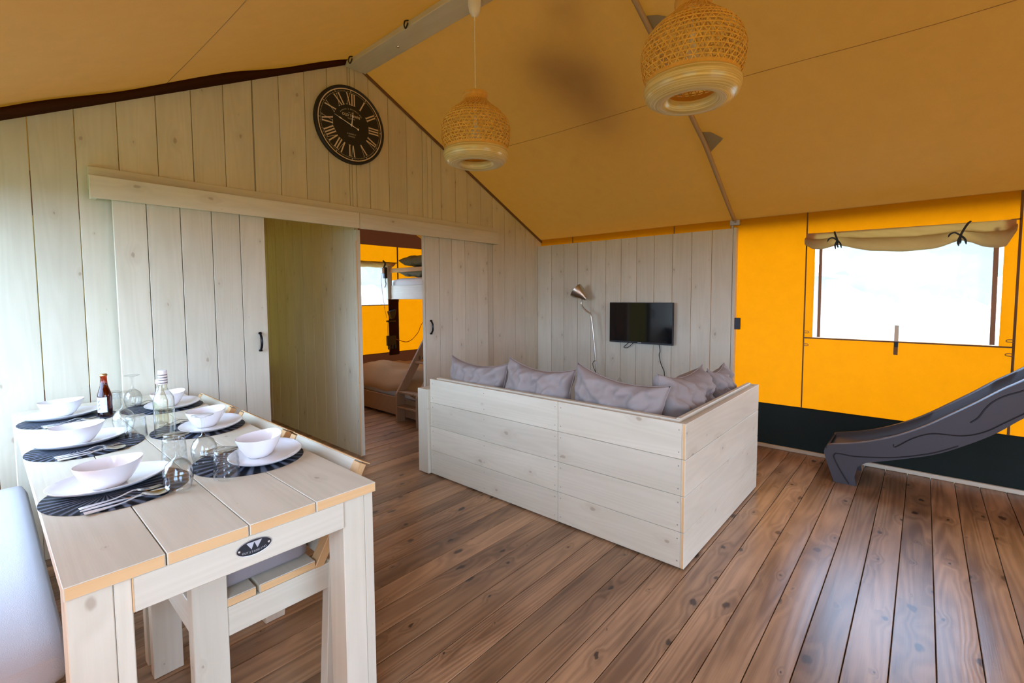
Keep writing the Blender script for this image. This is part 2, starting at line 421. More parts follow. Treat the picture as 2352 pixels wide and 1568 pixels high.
def lerp_path(pts, n):
    """resample a polyline smoothly (Catmull-Rom)"""
    pts = [Vector(p) for p in pts]; out = []; m = len(pts)-1
    for k in range(n):
        t = k/(n-1)*m; i = min(int(t), m-1); u = t-i
        p0, p1, p2, p3 = pts[max(i-1, 0)], pts[i], pts[i+1], pts[min(i+2, m)]
        out.append(0.5*((2*p1) + (p2-p0)*u + (2*p0-5*p1+4*p2-p3)*u*u + (3*p1-p0-3*p2+p3)*u**3))
    return out
# ================================================================== the setting
# ---- floor: planks along X, crowned, with open joints
fl = thing('floor', 'brown knotty pine plank floor of the tent room', 'floor', (0, 0, 0), kind='structure')
MB().box(XL-0.1, XR+0.03, YF, YR+0.05, -0.10, -0.031).build('sub_floor', 'sub_floor', fl)
PITCH_Y = 0.1316
def plank_mesh(x0, x1):
    mb = MB(); w = PITCH_Y-0.0030; prof = [(0, -0.03), (0, -0.0032), (0.0018, -0.0012)]
    for k in range(1, 6):
        u = k/6; prof.append((0.0018+(w-0.0036)*u, -0.0012+0.0012*(1-(2*u-1)**2)))
    prof += [(w-0.0018, -0.0012), (w, -0.0032), (w, -0.03)]
    mb.prism(prof, 0, x0, x1)
    me = mb.mesh('floor_plank', smooth=True); me.materials.append(MATS['floor_wood']); return me
pm = plank_mesh(XL-0.05, 4.668)
k0 = math.floor((YF-0.049)/PITCH_Y); k1 = math.ceil((YR-0.049)/PITCH_Y)
for k in range(k0, k1):
    o = bpy.data.objects.new('floor_plank', pm); COL.objects.link(o); o.parent = fl
    o.location = (0, 0.049+k*PITCH_Y, 0)
MB().box(4.640, 4.668, YF, YR, 0.001, 0.032).build('trim_1', 'white_wood_y', None, bevel=0.004)
tag(bpy.data.objects['trim_1'], 'pale wooden lath along the floor edge below the dark skirt', 'baseboard', kind='structure')

# ---- plank gable wall
wb = thing('wall_back', 'gable wall of whitewashed upright boards carrying the clock', 'wall', (0, YB, 0), kind='structure')
seams = [XL, -0.352, -0.162, 0.029, 0.219, 0.407, 0.596, 0.789, 0.980, 1.170, 1.355, 1.542, 1.737, 1.921, 2.100, 2.294, 2.487, 2.680, 2.862, 2.976, 3.090, 3.277, 3.440, 3.640, 3.824, 4.021, 4.213, 4.395, 4.583, XR]
OPEN = [(1.36, 2.125, 1.97), (2.165, 2.92, 1.97)]
g = 0.0019
for a, b_ in zip(seams[:-1], seams[1:]):
    cuts = sorted({a, b_} | {e for o_ in OPEN for e in o_[:2] if a < e < b_})
    for p, q in zip(cuts[:-1], cuts[1:]):
        mid = (p+q)/2
        zb = next((o_[2] for o_ in OPEN if o_[0] < mid < o_[1]), 0.0)
        p_, q_ = p+g, q-g
        top = [(q_, roof_z(q_)-0.03), (p_, roof_z(p_)-0.03)]
        if p_ < XP < q_: top.insert(1, (XP, ZP-0.03))
        dy = random.uniform(-0.0012, 0.0012)
        MB().prism([(p_, zb), (q_, zb)] + top, 1, YB+dy, YB+0.02+dy).build('wall_board', 'white_wood_z', wb, bevel=0.0015)
# ---- partition between the two sleeping cabins
wp = thing('wall_partition', 'upright board partition between the two sleeping cabins behind the gable wall', 'wall', (2.145, YB, 0), kind='structure')
ys = [YB-0.035, YB-0.0015, YB+0.0225, 3.81, 4.01, 4.21, 4.41, 4.61, 4.81, 5.02, 5.23, 5.44, YR-0.01]
for a, b_ in zip(ys[:-1], ys[1:]):
    dx = random.uniform(-0.001, 0.001)
    if a < YB < b_: continue                       # the gable wall's own post stands here
    first = a < YB
    MB().box(2.126+dx, 2.163+dx, a+0.0025 if not first else a, b_-0.0025 if not first else b_, 0, 1.94 if first else 2.9).build('wall_board', 'white_wood_z', wp, bevel=0.002)
MB().box(2.120, 2.130, YB-0.037, YB-0.034, 0.0, 1.85).build('end_grain', 'raw_wood_z', wp)
# ---- sliding doors and their rail
def sliding_door(name, label, xs, hx, hz):
    d = thing(name, label, 'door', ((xs[0]+xs[-1])/2, YB-0.057, 0), kind='structure')
    for a, b_ in zip(xs[:-1], xs[1:]):
        MB().box(a+0.0019, b_-0.0019, YB-0.070, YB-0.044, 0.02, 2.02).build('door_board', 'white_wood_z', d, bevel=0.0015)
    MB().box(xs[0]+0.02, xs[-1]-0.02, YB-0.044, YB-0.026, 0.25, 0.37).box(xs[0]+0.02, xs[-1]-0.02, YB-0.044, YB-0.026, 1.7, 1.82).build('batten', 'white_wood_x', d)
    y = YB-0.070
    path = lerp_path([(hx, y-0.004, hz-0.058), (hx, y-0.016, hz-0.055), (hx, y-0.032, hz-0.03), (hx, y-0.036, hz), (hx, y-0.032, hz+0.03), (hx, y-0.016, hz+0.055), (hx, y-0.004, hz+0.058)], 19)
    h = MB().tube(path, [0.006+0.003*math.sin(math.pi*i/18) for i in range(19)], 8)
    for s in (-1, 1): h.lathe([(0.0, -0.008), (0.011, -0.006), (0.013, 0.0), (0.009, 0.008), (0.0, 0.010)], 12, (hx, y-0.010, hz+s*0.062))
    h.build('handle', 'black_iron', d, smooth=True)
    return d
sliding_door('door_1', 'wide sliding board door behind the dining table, black handle', [0.543, 0.703, 0.876, 1.050, 1.220, 1.382], 1.322, 1.060)
sliding_door('door_2', 'sliding board door between the bunk room opening and the corner, black handle', [2.797, 2.818, 2.994, 3.157, 3.336, 3.511, 3.670], 2.873, 1.081)
rl = thing('trim_2', 'long wooden sliding door rail across the gable wall', 'rail', (2.1, YB, 2.0), kind='structure')
MB().box(0.449, 3.805, YB-0.030, YB, 2.000, 2.134).build('back_rail', 'white_wood_x', rl, bevel=0.002)
for a, b_ in ((0.443, 2.116), (2.118, 3.806)):
    MB().box(a, b_, YB-0.112, YB-0.092, 1.944, 2.070).build('front_board', 'white_wood_x', rl, bevel=0.002)
for a in (0.449, 3.775):
    MB().box(a, a+0.028, YB-0.092, YB-0.030, 1.944, 2.065).build('end_block', 'white_wood_z', rl, bevel=0.002)
# ---- television panel of upright boards in front of the canvas wall
tp = thing('wall_panel', 'upright whitewashed board panel carrying the television', 'wall', (4.63, 2.45, 0), kind='structure')
ps = [1.345, 1.533, 1.723, 1.915, 2.108, 2.303, 2.486, 2.673, 2.864, 3.046, 3.236, 3.422, 3.640]
for a, b_ in zip(ps[:-1], ps[1:]):
    dx = random.uniform(-0.0012, 0.0012)
    MB().box(4.628+dx, 4.648+dx, a+0.0022, b_-0.0022, 0.0, 1.990).build('wall_board', 'white_wood_z', tp, bevel=0.0015)
MB().box(4.625, 4.690, 1.318, 1.343, 0.0, 1.995).build('edge_board', 'white_wood_z', tp, bevel=0.002)
MB().box(4.649, 4.690, 1.39, 3.6, 0.3, 0.36).box(4.649, 4.690, 1.39, 3.6, 1.70, 1.76).build('batten', 'raw_wood_y', tp)
# ---- canvas side walls
def wall_with_holes(mb, axis, t, a0, a1, z0, z1, holes):
    """rectangles of an upright sheet around its openings; axis 0: sheet at x=t along y, axis 1: sheet at y=t along x"""
    As = sorted({a0, a1} | {h[0] for h in holes} | {h[1] for h in holes}); Zs = sorted({z0, z1} | {h[2] for h in holes} | {h[3] for h in holes})
    for p, q in zip(As[:-1], As[1:]):
        for r, s in zip(Zs[:-1], Zs[1:]):
            m_, n_ = (p+q)/2, (r+s)/2
            if any(h[0] < m_ < h[1] and h[2] < n_ < h[3] for h in holes): continue
            if axis == 0: mb.quad((t, p, r), (t, q, r), (t, q, s), (t, p, s))
            else: mb.quad((p, t, r), (q, t, r), (q, t, s), (p, t, s))
    return mb
wr = thing('wall_right', 'glowing orange canvas side wall with brown seams and dark skirt', 'wall', (XR, 1.0, 0), kind='structure')
wall_with_holes(MB(), 0, XR, YF, YR, 0.385, ZE+0.01, [WIN_R]).build('canvas_panel', 'orange_canvas', wr, fix=False)
MB().grid(lambda u, v: (XR-0.003-0.006*(0.5+0.5*math.sin(u*140+3*math.sin(u*31)))*math.sin(math.pi*v), YF+(YR-YF)*u, -0.01+0.402*v), 260, 5).build('skirt', 'dark_skirt', wr, smooth='all', fix=False)
for y, z0, z1, w in ((0.772, 0.39, ZE, 0.010), (-0.477, 0.39, ZE, 0.014), (1.934, 1.90, ZE, 0.010), (3.166, 1.90, ZE, 0.010), (-1.75, 0.39, ZE, 0.012)):
    MB().box(XR-0.006, XR-0.002, y-w/2, y+w/2, z0, z1).build('seam', 'seam_brown', wr)
MB().box(XR-0.007, XR-0.002, -0.477, 0.772, 1.000, 1.010).build('seam', 'seam_brown', wr)
MB().box(XR-0.006, XR-0.002, 0.72, 0.772, 1.888, 1.896).build('seam', 'seam_brown', wr)
MB().box(XR-0.006, XR-0.002, -0.477, -0.43, 1.880, 1.888).build('seam', 'seam_brown', wr)
for y, z, s in ((0.772, 1.056, -1), (0.772, 0.945, -1), (-0.477, 1.050, 1), (-0.477, 0.953, 1)):
    MB().tube(lerp_path([(XR-0.008, y, z+0.008), (XR-0.010, y+s*0.03, z+0.008), (XR-0.010, y+s*0.038, z), (XR-0.010, y+s*0.03, z-0.008), (XR-0.008, y, z-0.008)], 13), 0.0028, 6).build('toggle_loop', 'zip_brown', wr, smooth=True)
# clear window in the canvas wall
w1 = thing('window_1', 'clear plastic window in the orange canvas wall, zipped at both sides', 'window', (XR, 0.15, 1.0), kind='structure')
MB().quad((XR+0.006, WIN_R[0]-0.01, WIN_R[2]-0.01), (XR+0.006, WIN_R[1]+0.01, WIN_R[2]-0.01), (XR+0.006, WIN_R[1]+0.01, WIN_R[3]+0.01), (XR+0.006, WIN_R[0]-0.01, WIN_R[3]+0.01)).build('pane', 'window_film', w1, fix=False)
for yt, yb, w in ((0.668, 0.664, 0.022), (-0.365, -0.372, 0.026)):
    MB().prism([(yb-w/2, 1.016), (yb+w/2, 1.016), (yt+w/2, 1.84), (yt-w/2, 1.84)], 0, XR-0.006, XR+0.004).build('zipper', 'zip_brown', w1)
MB().box(XR-0.010, XR-0.006, 0.138, 0.164, 1.010, 1.135).build('window_strap', 'strap_tan', w1)
MB().box(XR-0.010, XR-0.006, 0.138, 0.164, 0.965, 1.010).build('strap_buckle', 'strap_dark', w1)
MB().box(XR-0.012, XR-0.004, 0.139, 0.165, 0.905, 0.965).build('window_strap', 'seam_brown', w1)
# rolled window blind
bl = thing('window_blind', 'rolled tan canvas blind tied up with dark ribbons above the clear window', 'blind', (XR-0.03, 0.15, 1.7))
zb_pts = [(0.775, 1.80), (0.72, 1.762), (0.66, 1.752), (0.60, 1.765), (0.546, 1.782), (0.50, 1.765), (0.42, 1.742), (0.331, 1.722), (0.20, 1.706), (0.068, 1.697), (-0.03, 1.708), (-0.10, 1.728), (-0.179, 1.756), (-0.24, 1.735), (-0.30, 1.705), (-0.367, 1.690), (-0.41, 1.70), (-0.455, 1.80)]
def blind_zb(y):
    for (ya, za), (yb2, zb2) in zip(zb_pts[:-1], zb_pts[1:]):
        if yb2 <= y <= ya: return za+(zb2-za)*sstep(ya, yb2, y) if False else za+(zb2-za)*(ya-y)/(ya-yb2)
    return zb_pts[-1][1]
def blind_pt(u, v):
    y = 0.775 - 1.23*u; zt = 1.896-0.013*u; zb = blind_zb(y); h = zt-zb
    pinch = min(abs(y-0.546), abs(y+0.179)); fat = 0.30+0.70*sstep(0.0, 0.16, pinch)
    nz = noise.noise(Vector((y*6+v*3, v*3.2, 3.1)))*0.022 + noise.noise(Vector((y*13+v*9, v*7, 9.1)))*0.010
    if v < 0.30:                                    # flat drape above the roll
        t = v/0.30; z = zt-0.42*h*t; x = XR-0.008-0.010*t+0.3*nz
    else:                                           # the roll itself
        a = math.pi*(0.55-1.45*(v-0.30)/0.70)
        R = 0.29*h*1.0
        cz = zb+R; x = XR-0.014-fat*0.045-fat*0.045*math.cos(a-math.pi*0.0)*1.0
        z = cz+R*math.sin(a); x = XR-0.016-0.040*fat*(1+math.cos(a))*0.9+nz*0.8; z += nz*0.5
    return (x, y, z)
MB().grid(blind_pt, 120, 22).build('cloth', 'blind_canvas', bl, smooth='all', fix=False)
for y, z in ((0.546, 1.787), (-0.179, 1.762)):
    s = 0.03 if y > 0 else -0.05
    MB().tube(lerp_path([(XR-0.004, y+s, 1.893), (XR-0.06, y+s*0.6, 1.865), (XR-0.088, y, z+0.03), (XR-0.08, y, z-0.012), (XR-0.03, y, z-0.02)], 15), 0.007, 6).build('ribbon', 'strap_dark', bl, smooth=True)
    MB().tube(lerp_path([(XR-0.085, y, z+0.028), (XR-0.10, y+0.03, z+0.05), (XR-0.10, y+0.055, z+0.042), (XR-0.095, y+0.065, z+0.02)], 10), [0.006]*8+[0.004, 0.002], 6).build('ribbon', 'strap_dark', bl, smooth=True)
    MB().tube(lerp_path([(XR-0.088, y, z+0.028), (XR-0.10, y-0.022, z+0.0), (XR-0.095, y-0.03, z-0.035)], 8), [0.007]*6+[0.005, 0.003], 6).build('ribbon', 'strap_dark', bl, smooth=True)
    MB().tube(lerp_path([(XR-0.088, y, z+0.028), (XR-0.10, y+0.012, z-0.01), (XR-0.09, y+0.008, z-0.045)], 8), [0.007]*6+[0.005, 0.003], 6).build('ribbon', 'strap_dark', bl, smooth=True)
# ---- left, front and rear canvas walls
wl = thing('wall_left', 'orange canvas side wall behind the bench with two open windows', 'wall', (XL, 1.0, 0), kind='structure')
wall_with_holes(MB(), 0, XL, YF, YB, 0.0, ZE+0.01, [(h[0], h[1], h[2], h[3]) for h in WIN_L]).build('canvas_panel', 'orange_canvas', wl, fix=False)
wall_with_holes(MB(), 0, XL, YB, YR, 0.0, ZE+0.01, []).build('canvas_panel', 'cabin_canvas', wl, fix=False)
wf = thing('wall_front', 'orange canvas front of the tent with its wide open doorway', 'wall', (XP, YF, 0), kind='structure')
wall_with_holes(MB(), 1, YF, XL, XR, 0.0, ZE+0.01, [DOOR_F]).add([(XL, YF, ZE), (XR, YF, ZE), (XP, YF, ZP)], [(0, 1, 2)]).build('canvas_panel', 'orange_canvas', wf, fix=False)
wq = thing('wall_rear', 'orange canvas end wall of the sleeping cabins with a small window', 'wall', (3.4, YR, 0), kind='structure')
wall_with_holes(MB(), 1, YR, 2.145, XR, 0.59, ZE, [WIN_B]).build('canvas_panel', 'orange_canvas', wq, fix=False)
wall_with_holes(MB(), 1, YR, XL, 2.145, 0.59, ZE, []).build('canvas_panel', 'cabin_canvas', wq, fix=False)
MB().add([(XL, YR, ZE), (XR, YR, ZE), (XP, YR, ZP)], [(0, 1, 2)]).build('gable_cloth', 'brown_canvas', wq, fix=False)
MB().quad((XL, YR-0.003, -0.01), (XR, YR-0.003, -0.01), (XR, YR-0.003, 0.595), (XL, YR-0.003, 0.595)).build('skirt', 'brown_canvas', wq, fix=False)
MB().box(3.80, 3.965, YR-0.010, YR-0.004, 0.55, 1.45).build('cloth_band', 'brown_canvas', wq)
MB().box(3.955, 3.972, YR-0.012, YR-0.003, 1.30, ZE).build('seam', 'seam_brown', wq)
MB().box(2.7, 3.955, YR-0.012, YR-0.003, 1.845, 1.857).build('seam', 'seam_brown', wq)
MB().box(2.7, 3.80, YR-0.012, YR-0.003, 1.255, 1.267).build('seam', 'seam_brown', wq)
w2 = thing('window_2', 'small clear plastic window in the bunk room end wall', 'window', (3.3, YR, 1.5), kind='structure')
MB().quad((WIN_B[0], YR+0.005, WIN_B[2]), (WIN_B[1], YR+0.005, WIN_B[2]), (WIN_B[1], YR+0.005, WIN_B[3]), (WIN_B[0], YR+0.005, WIN_B[3])).build('pane', 'window_film', w2, fix=False)
b2 = thing('window_blind', 'small rolled brown blind above the bunk room window', 'blind', (3.3, YR-0.03, 1.8))
def blind2(u, v):
    x = 2.72+1.20*u; z = 1.85-0.075*v-0.02*math.sin(v*3.1)*math.sin(u*9); y = YR-0.01-0.045*math.sin(math.pi*v)*(0.6+0.4*math.sin(u*23))
    if u > 0.93: z += 0.05*(u-0.93)/0.07*v
    return (x, y, z+noise.noise(Vector((x*9, v*2, 1)))*0.01)
MB().grid(blind2, 60, 9).build('cloth', 'blind_canvas', b2, smooth='all', fix=False)
MB().tube(lerp_path([(3.72, YR-0.02, 1.87), (3.715, YR-0.075, 1.83), (3.69, YR-0.07, 1.77), (3.66, YR-0.06, 1.74)], 10), 0.012, 6).build('ribbon', 'strap_dark', b2, smooth=True)
# ---- roof
ce = thing('ceiling', 'khaki canvas tent roof with sloping sides', 'ceiling', (XP, 1.0, ZP), kind='structure')
def roof_fn(side):
    def fn(u, v):
        x = XP + side*(XR+0.10-XP)*v; y = YF+(YR-YF)*u
        ph = ((y+1.0) % 2.32)/2.32
        sag = 0.018*math.sin(math.pi*ph)**2*math.sin(math.pi*min(v, 1))
        bil = 0.0
        if side < 0:                                  # the cloth billows up from the gable boards on this side
            bil = 0.05*math.exp(-((y-YB)/0.35)**2)*math.sin(math.pi*v)*(0.6+0.4*math.sin(9*v))
        return (x, y, roof_z(x)-sag+bil+0.012*noise.noise(Vector((x*0.9, y*0.9, 5))))
    return fn
for side in (1, -1):
    MB().grid(roof_fn(side), 90, 36).build('canvas_slope', 'roof_canvas', ce, smooth='all', fix=False)
for side, xs in ((1, 3.305), (-1, 0.845)):
    v = (xs-XP)/(side*(XR+0.10-XP)); fn = roof_fn(side)
    MB().tube([Vector(fn(k/60, v))-Vector((0, 0, 0.001)) for k in range(61)], 0.0020, 5).build('seam', 'roof_canvas', ce, smooth=True)
# dark sleeve of cloth on the left; on the right a brown strip painted as the shadow gap
def gable_strip(side):
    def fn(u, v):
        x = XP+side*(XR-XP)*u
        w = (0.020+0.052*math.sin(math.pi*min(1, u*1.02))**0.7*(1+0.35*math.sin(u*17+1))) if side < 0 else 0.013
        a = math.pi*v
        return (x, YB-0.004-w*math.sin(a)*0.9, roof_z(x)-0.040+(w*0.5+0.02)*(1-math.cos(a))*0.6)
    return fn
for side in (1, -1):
    MB().grid(gable_strip(side), 70, 9).build('sleeve_and_gap_shade', 'brown_canvas' if side < 0 else 'seam_brown', ce, smooth='all', fix=False)
# ---- ridge board under the roof peak
rb = thing('ridge_beam', 'flat pale wooden ridge board under the roof peak', 'beam', (2.17, 1.0, 3.26), kind='structure')
MB().box(2.078, 2.264, YF, YB-0.012, 3.258, 3.300).build('beam_board', 'white_wood_y', rb, bevel=0.006, seg=2)
for y in (3.05, 1.0, -1.2):
    MB().lathe([(0.0, -0.005), (0.010, -0.005), (0.014, 0.0), (0.014, 0.004)], 14, (2.185, y, 3.257)).build('screw_head', 'steel', rb, smooth=True)
for y in (3.52, 2.78, 2.0):
    c = Vector((2.070, y, 3.283))
    MB().tube(lerp_path([c+Vector((0.012, 0, 0.02)), c+Vector((-0.012, 0.004, 0.01)), c+Vector((-0.020, 0.006, -0.022)), c+Vector((-0.010, 0.004, -0.040)), c+Vector((0.0, 0, -0.02)), c+Vector((0.006, -0.003, 0.0))], 18), 0.0055, 6).build('elastic_loop', 'rubber_loop', rb, smooth=True)
# ---- steel roof bow and its wall pole, with clear patches
rp = thing('roof_pole', 'grey steel roof bow running from the ridge to the wall pole', 'pole', (4.66, 1.30, 0), kind='structure')
bow = [(XP+0.12, 1.325, roof_z(XP+0.12)-0.05)] + [(x, 1.325+dy, roof_z(x)-0.034) for x, dy in ((2.6, 0.0), (3.0, -0.012), (3.5, -0.018), (3.72, -0.022), (4.0, -0.010), (4.4, 0.01), (4.655, 0.02))]
MB().tube(lerp_path(bow, 40), 0.017, 10).build('bow', 'pole_tan', rp, smooth=True)
MB().tube([(4.673, 1.366, 0.0), (4.673, 1.366, 2.06)], 0.014, 10).build('post', 'galvanised', rp, smooth=True)
MB().box(4.655, 4.690, 1.300, 1.385, 2.020, 2.070).tube([(4.62, 1.335, 2.05), (4.70, 1.335, 2.05)], 0.010, 8).build('corner_joint', 'galvanised', rp, bevel=0.004)
MB().box(4.635, 4.660, 1.270, 1.3185, 1.058, 1.165).build('clamp', 'black_plastic', rp, bevel=0.004)
plain('patch_grey', (0.30, 0.24, 0.16), 0.5)
for x0, x1, yy in ((2.72, 2.84, 1.31), (3.63, 3.83, 1.295)):
    xm = (x0+x1)/2
    P = [(x0, yy, roof_z(x0)-0.020), (x0+0.02, yy-0.06, roof_z(x0+0.02)-0.020), (xm+0.0, yy-0.125, roof_z(xm)-0.020), (x1, yy-0.005, roof_z(x1)-0.020)]
    MB().add(P+[(p[0], p[1], p[2]+0.002) for p in P], [(0, 1, 2, 3), (7, 6, 5, 4), (0, 1, 5, 4), (1, 2, 6, 5), (2, 3, 7, 6), (3, 0, 4, 7)]).build('patch', 'patch_grey', rp)
# ---- outside: lawn, chalet and trees seen through the clear windows
solo('ground', MB().quad((-60, -60, -0.45), (80, -60, -0.45), (80, 80, -0.45), (-60, 80, -0.45)), 'lawn', 'sunlit lawn stretching outside the tent', 'ground', (0, 0, -0.45), fix=False)
bpy.data.objects['ground']['kind'] = 'structure'
def tree(x, y, h, r, label, n=9):
    t = thing('garden_tree', label, 'tree', (x, y, -0.45), group='garden trees outside the window')
    MB().tube([(x, y, -0.45), (x+0.1, y, h*0.3), (x, y+0.1, h*0.62)], [0.16, 0.12, 0.06], 8).build('trunk', 'tree_bark', t, smooth=True)
    mb = MB()
    rs = random.Random(int(x*31+y*17))
    for k in range(n):
        c = Vector((x+rs.uniform(-r, r)*0.6, y+rs.uniform(-r, r)*0.6, h*rs.uniform(0.42, 0.92))); q = r*rs.uniform(0.40, 0.65)
        def fn(u, v, c=c, q=q, k=k):
            th = 2*math.pi*u; ph = math.pi*(v-0.5); d = Vector((math.cos(th)*math.cos(ph), math.sin(th)*math.cos(ph), math.sin(ph)))
            return c+d*q*(1+0.45*noise.noise(d*2.6+Vector((k, k*2, 0)))+0.2*noise.noise(d*7))
        mb.grid(fn, 20, 12, closed_u=True)
    mb.build('crown', 'leaf_green', t, smooth='all', kind='stuff')
tree(30, 7.5, 6.5, 2.0, 'leafy tree standing beside the far chalet')
tree(26, 1.2, 7.5, 3.0, 'tall leafy tree on the lawn behind the clear window')
tree(24, -4.2, 6.5, 2.4, 'leafy tree at the lawn edge beyond the parked caravan')
tree(30, -1.5, 5.0, 2.6, 'low round tree far across the lawn')
tree(8.2, 12.5, 6.0, 2.6, 'leafy tree outside the bunk room window')
tree(2.5, 14.5, 5.0, 1.6, 'bushy tree behind the bunk room', 7)
ch = thing('chalet', 'wooden holiday chalet with pale gable seen through the clear window', 'building', (19, 5.2, -0.45))
MB().box(18, 22, 2.9, 8.5, -0.45, 2.0).build('wall', 'house_wall', ch)
MB().prism([(2.4, 1.95), (9.0, 1.95), (5.7, 4.4)], 0, 17.5, 22.5).build('roof', 'house_roof', ch)
for y in (3.3, 4.5):
    f = MB().box(17.93, 18.0, y, y+0.85, 0.2, 1.6).build('window', 'house_white', ch)
    MB().box(17.915, 17.93, y+0.08, y+0.77, 0.28, 1.52).build('pane', 'screen', f)
MB().box(17.2, 17.3, 2.6, 2.7, -0.45, 2.0).build('veranda_post', 'house_white', ch)
cv = thing('caravan', 'white caravan parked on the far lawn', 'caravan', (20, -2.6, -0.45))
MB().box(19.2, 21.2, -3.6, -1.6, 0.0, 1.9).build('body', 'house_white', cv, bevel=0.15, seg=3)
MB().box(19.18, 19.2, -3.2, -2.2, 0.9, 1.5).build('pane', 'screen', cv)
MB().tube([(19.15, -2.4, -0.15), (19.4, -2.4, -0.15)], 0.3, 16).build('wheel', 'black_plastic', cv)

# a garden tree whose leafy branch hangs over the roof and dims the cloth below it
ot = thing('roadside_tree', 'tree beside the tent with a leafy branch over the roof', 'tree', (6.6, 3.4, -0.45))
MB().tube(lerp_path([(6.6, 3.4, -0.45), (6.5, 3.3, 1.5), (6.3, 3.1, 2.9), (5.6, 2.8, 3.35), (4.5, 2.4, 3.25), (3.6, 2.05, 3.05), (2.9, 1.95, 3.30)], 30), [0.15-0.0045*k for k in range(30)], 8).build('trunk', 'tree_bark', ot, smooth=True)
cr = MB()
for k, (x, y, r) in enumerate(((2.60, 1.75, 0.11), (2.90, 2.12, 0.17), (3.06, 1.98, 0.20), (3.26, 1.95, 0.17), (3.45, 1.95, 0.12), (3.0, 1.80, 0.10))):
    c = Vector((x, y, roof_z(x)+0.10+r*0.9))
    def fnc(u, v, c=c, r=r, k=k):
        th = 2*math.pi*u; ph = math.pi*(v-0.5); d = Vector((math.cos(th)*math.cos(ph), math.sin(th)*math.cos(ph), 0.8*math.sin(ph)))
        return c+d*r*(1+0.4*noise.noise(d*2.2+Vector((k, 0, k))))
    cr.grid(fnc, 18, 10, closed_u=True)
cr.build('foliage', 'leaf_green', ot, smooth='all', kind='stuff')
# ================================================================== dining table
ZT = 0.785
TY0, TY1 = 1.305, 3.55
dt = thing('dining_table', 'whitewashed plank dining table with raw wood edges and an oval badge', 'table', (0.45, 2.43, 0))
for a, b_ in ((0.085, 0.2590), (0.2620, 0.4380), (0.4410, 0.6175), (0.6205, 0.815)):
    tb = MB().box(a, b_, TY0, TY1, ZT-0.030, ZT).build('top_board', 'white_wood_y', dt, bevel=0.0010)
    MB().box(a+0.0025, b_-0.0025, TY0-0.0012, TY0+0.002, ZT-0.028, ZT-0.002).build('end_grain', 'raw_wood_x', tb)
for x0, x1, y0 in ((0.088, 0.198, TY0+0.012), (0.708, 0.812, TY0+0.012), (0.088, 0.198, TY1-0.12), (0.708, 0.812, TY1-0.12)):
    lg = MB().box(x0, x0+(x1-x0)*0.70, y0, y0+0.095, 0, ZT-0.03).build('leg', 'white_wood_z', dt, bevel=0.002)
    MB().box(x0+(x1-x0)*0.70+0.001, x1, y0+0.001, y0+0.096, 0, ZT-0.03).build('leg_board', 'white_wood_z', lg, bevel=0.002)
MB().box(0.1985, 0.7075, TY0+0.004, TY0+0.026, 0.672, ZT-0.031).build('apron', 'white_wood_x', dt, bevel=0.002)
MB().box(0.1970, 0.1984, TY0+0.004, TY0+0.012, 0.673, ZT-0.032).build('end_grain', 'raw_wood_z', dt)
MB().box(0.198, 0.708, TY1-0.045, TY1-0.02, 0.672, ZT-0.031).build('apron', 'white_wood_x', dt, bevel=0.002)
for x in (0.100, 0.780):
    MB().box(x, x+0.022, TY0+0.11, TY1-0.12, 0.672, ZT-0.031).build('apron', 'white_wood_y', dt, bevel=0.002)
# badge on the table end
bx, bz, by = 0.4505, 0.7215, TY0+0.004
bd = MB().prism([(bx+0.0435*math.cos(t), bz+0.0205*math.sin(t)) for t in [2*math.pi*k/40 for k in range(40)]], 1, by-0.0022, by).build('badge', 'badge_black', dt)
MB().tube([(bx+0.0435*math.cos(t), by-0.002, bz+0.0205*math.sin(t)) for t in [2*math.pi*k/40 for k in range(41)]], 0.0009, 5, caps=False).build('badge_rim', 'badge_silver', bd, smooth=True)
tri = MB()
for s in (-1, 1):
    c = bx+s*0.0095; tri.prism([(c-0.0098+0.003*(s < 0)*0, bz+0.0150), (c+0.0098, bz+0.0150), (c+0.0022*(-s), bz-0.0040)], 1, by-0.0030, by-0.0022)
tri.build('emblem', 'badge_silver', bd)
def arc_text(s, size, centre, radius, step, parent, mat, name, yoff, updir=1, start=None, off=0.0):
    mb = MB(); n = len(s)
    for k, chx in enumerate(s):
        if chx == ' ': continue
        vs, fs = text_verts(chx, size, off)
        a = (k-(n-1)/2)*step
        ca, sa = math.cos(a), math.sin(a)
        out = []
        for v in vs:
            if updir > 0:   # reads along the top of a circle
                x, z = v.x, v.y+radius; X, Z = x*ca+z*sa, -x*sa+z*ca
            else:           # reads along the bottom of a circle
                x, z = v.x, v.y-radius; X, Z = x*ca-z*sa, x*sa+z*ca
            out.append((centre[0]+X, yoff, centre[1]+Z))
        mb.add(out, fs)
    return mb.build(name, mat, parent, fix=False)
arc_text('OUTSTANDING', 0.0075, (bx, bz+0.110), 0.1215, 0.046, bd, 'badge_silver', 'lettering', by-0.0027, updir=-1)
for s in (-1, 1):
    MB().lathe([(0, 0.003), (0.003, 0.0026), (0.0042, 0.0)], 12, (0, 0, 0), sx=lambda t, r, z, s=s: (bx+s*0.0365+r*math.cos(t), by-0.0022-z, bz+r*math.sin(t))).build('rivet', 'steel', bd, smooth=True)

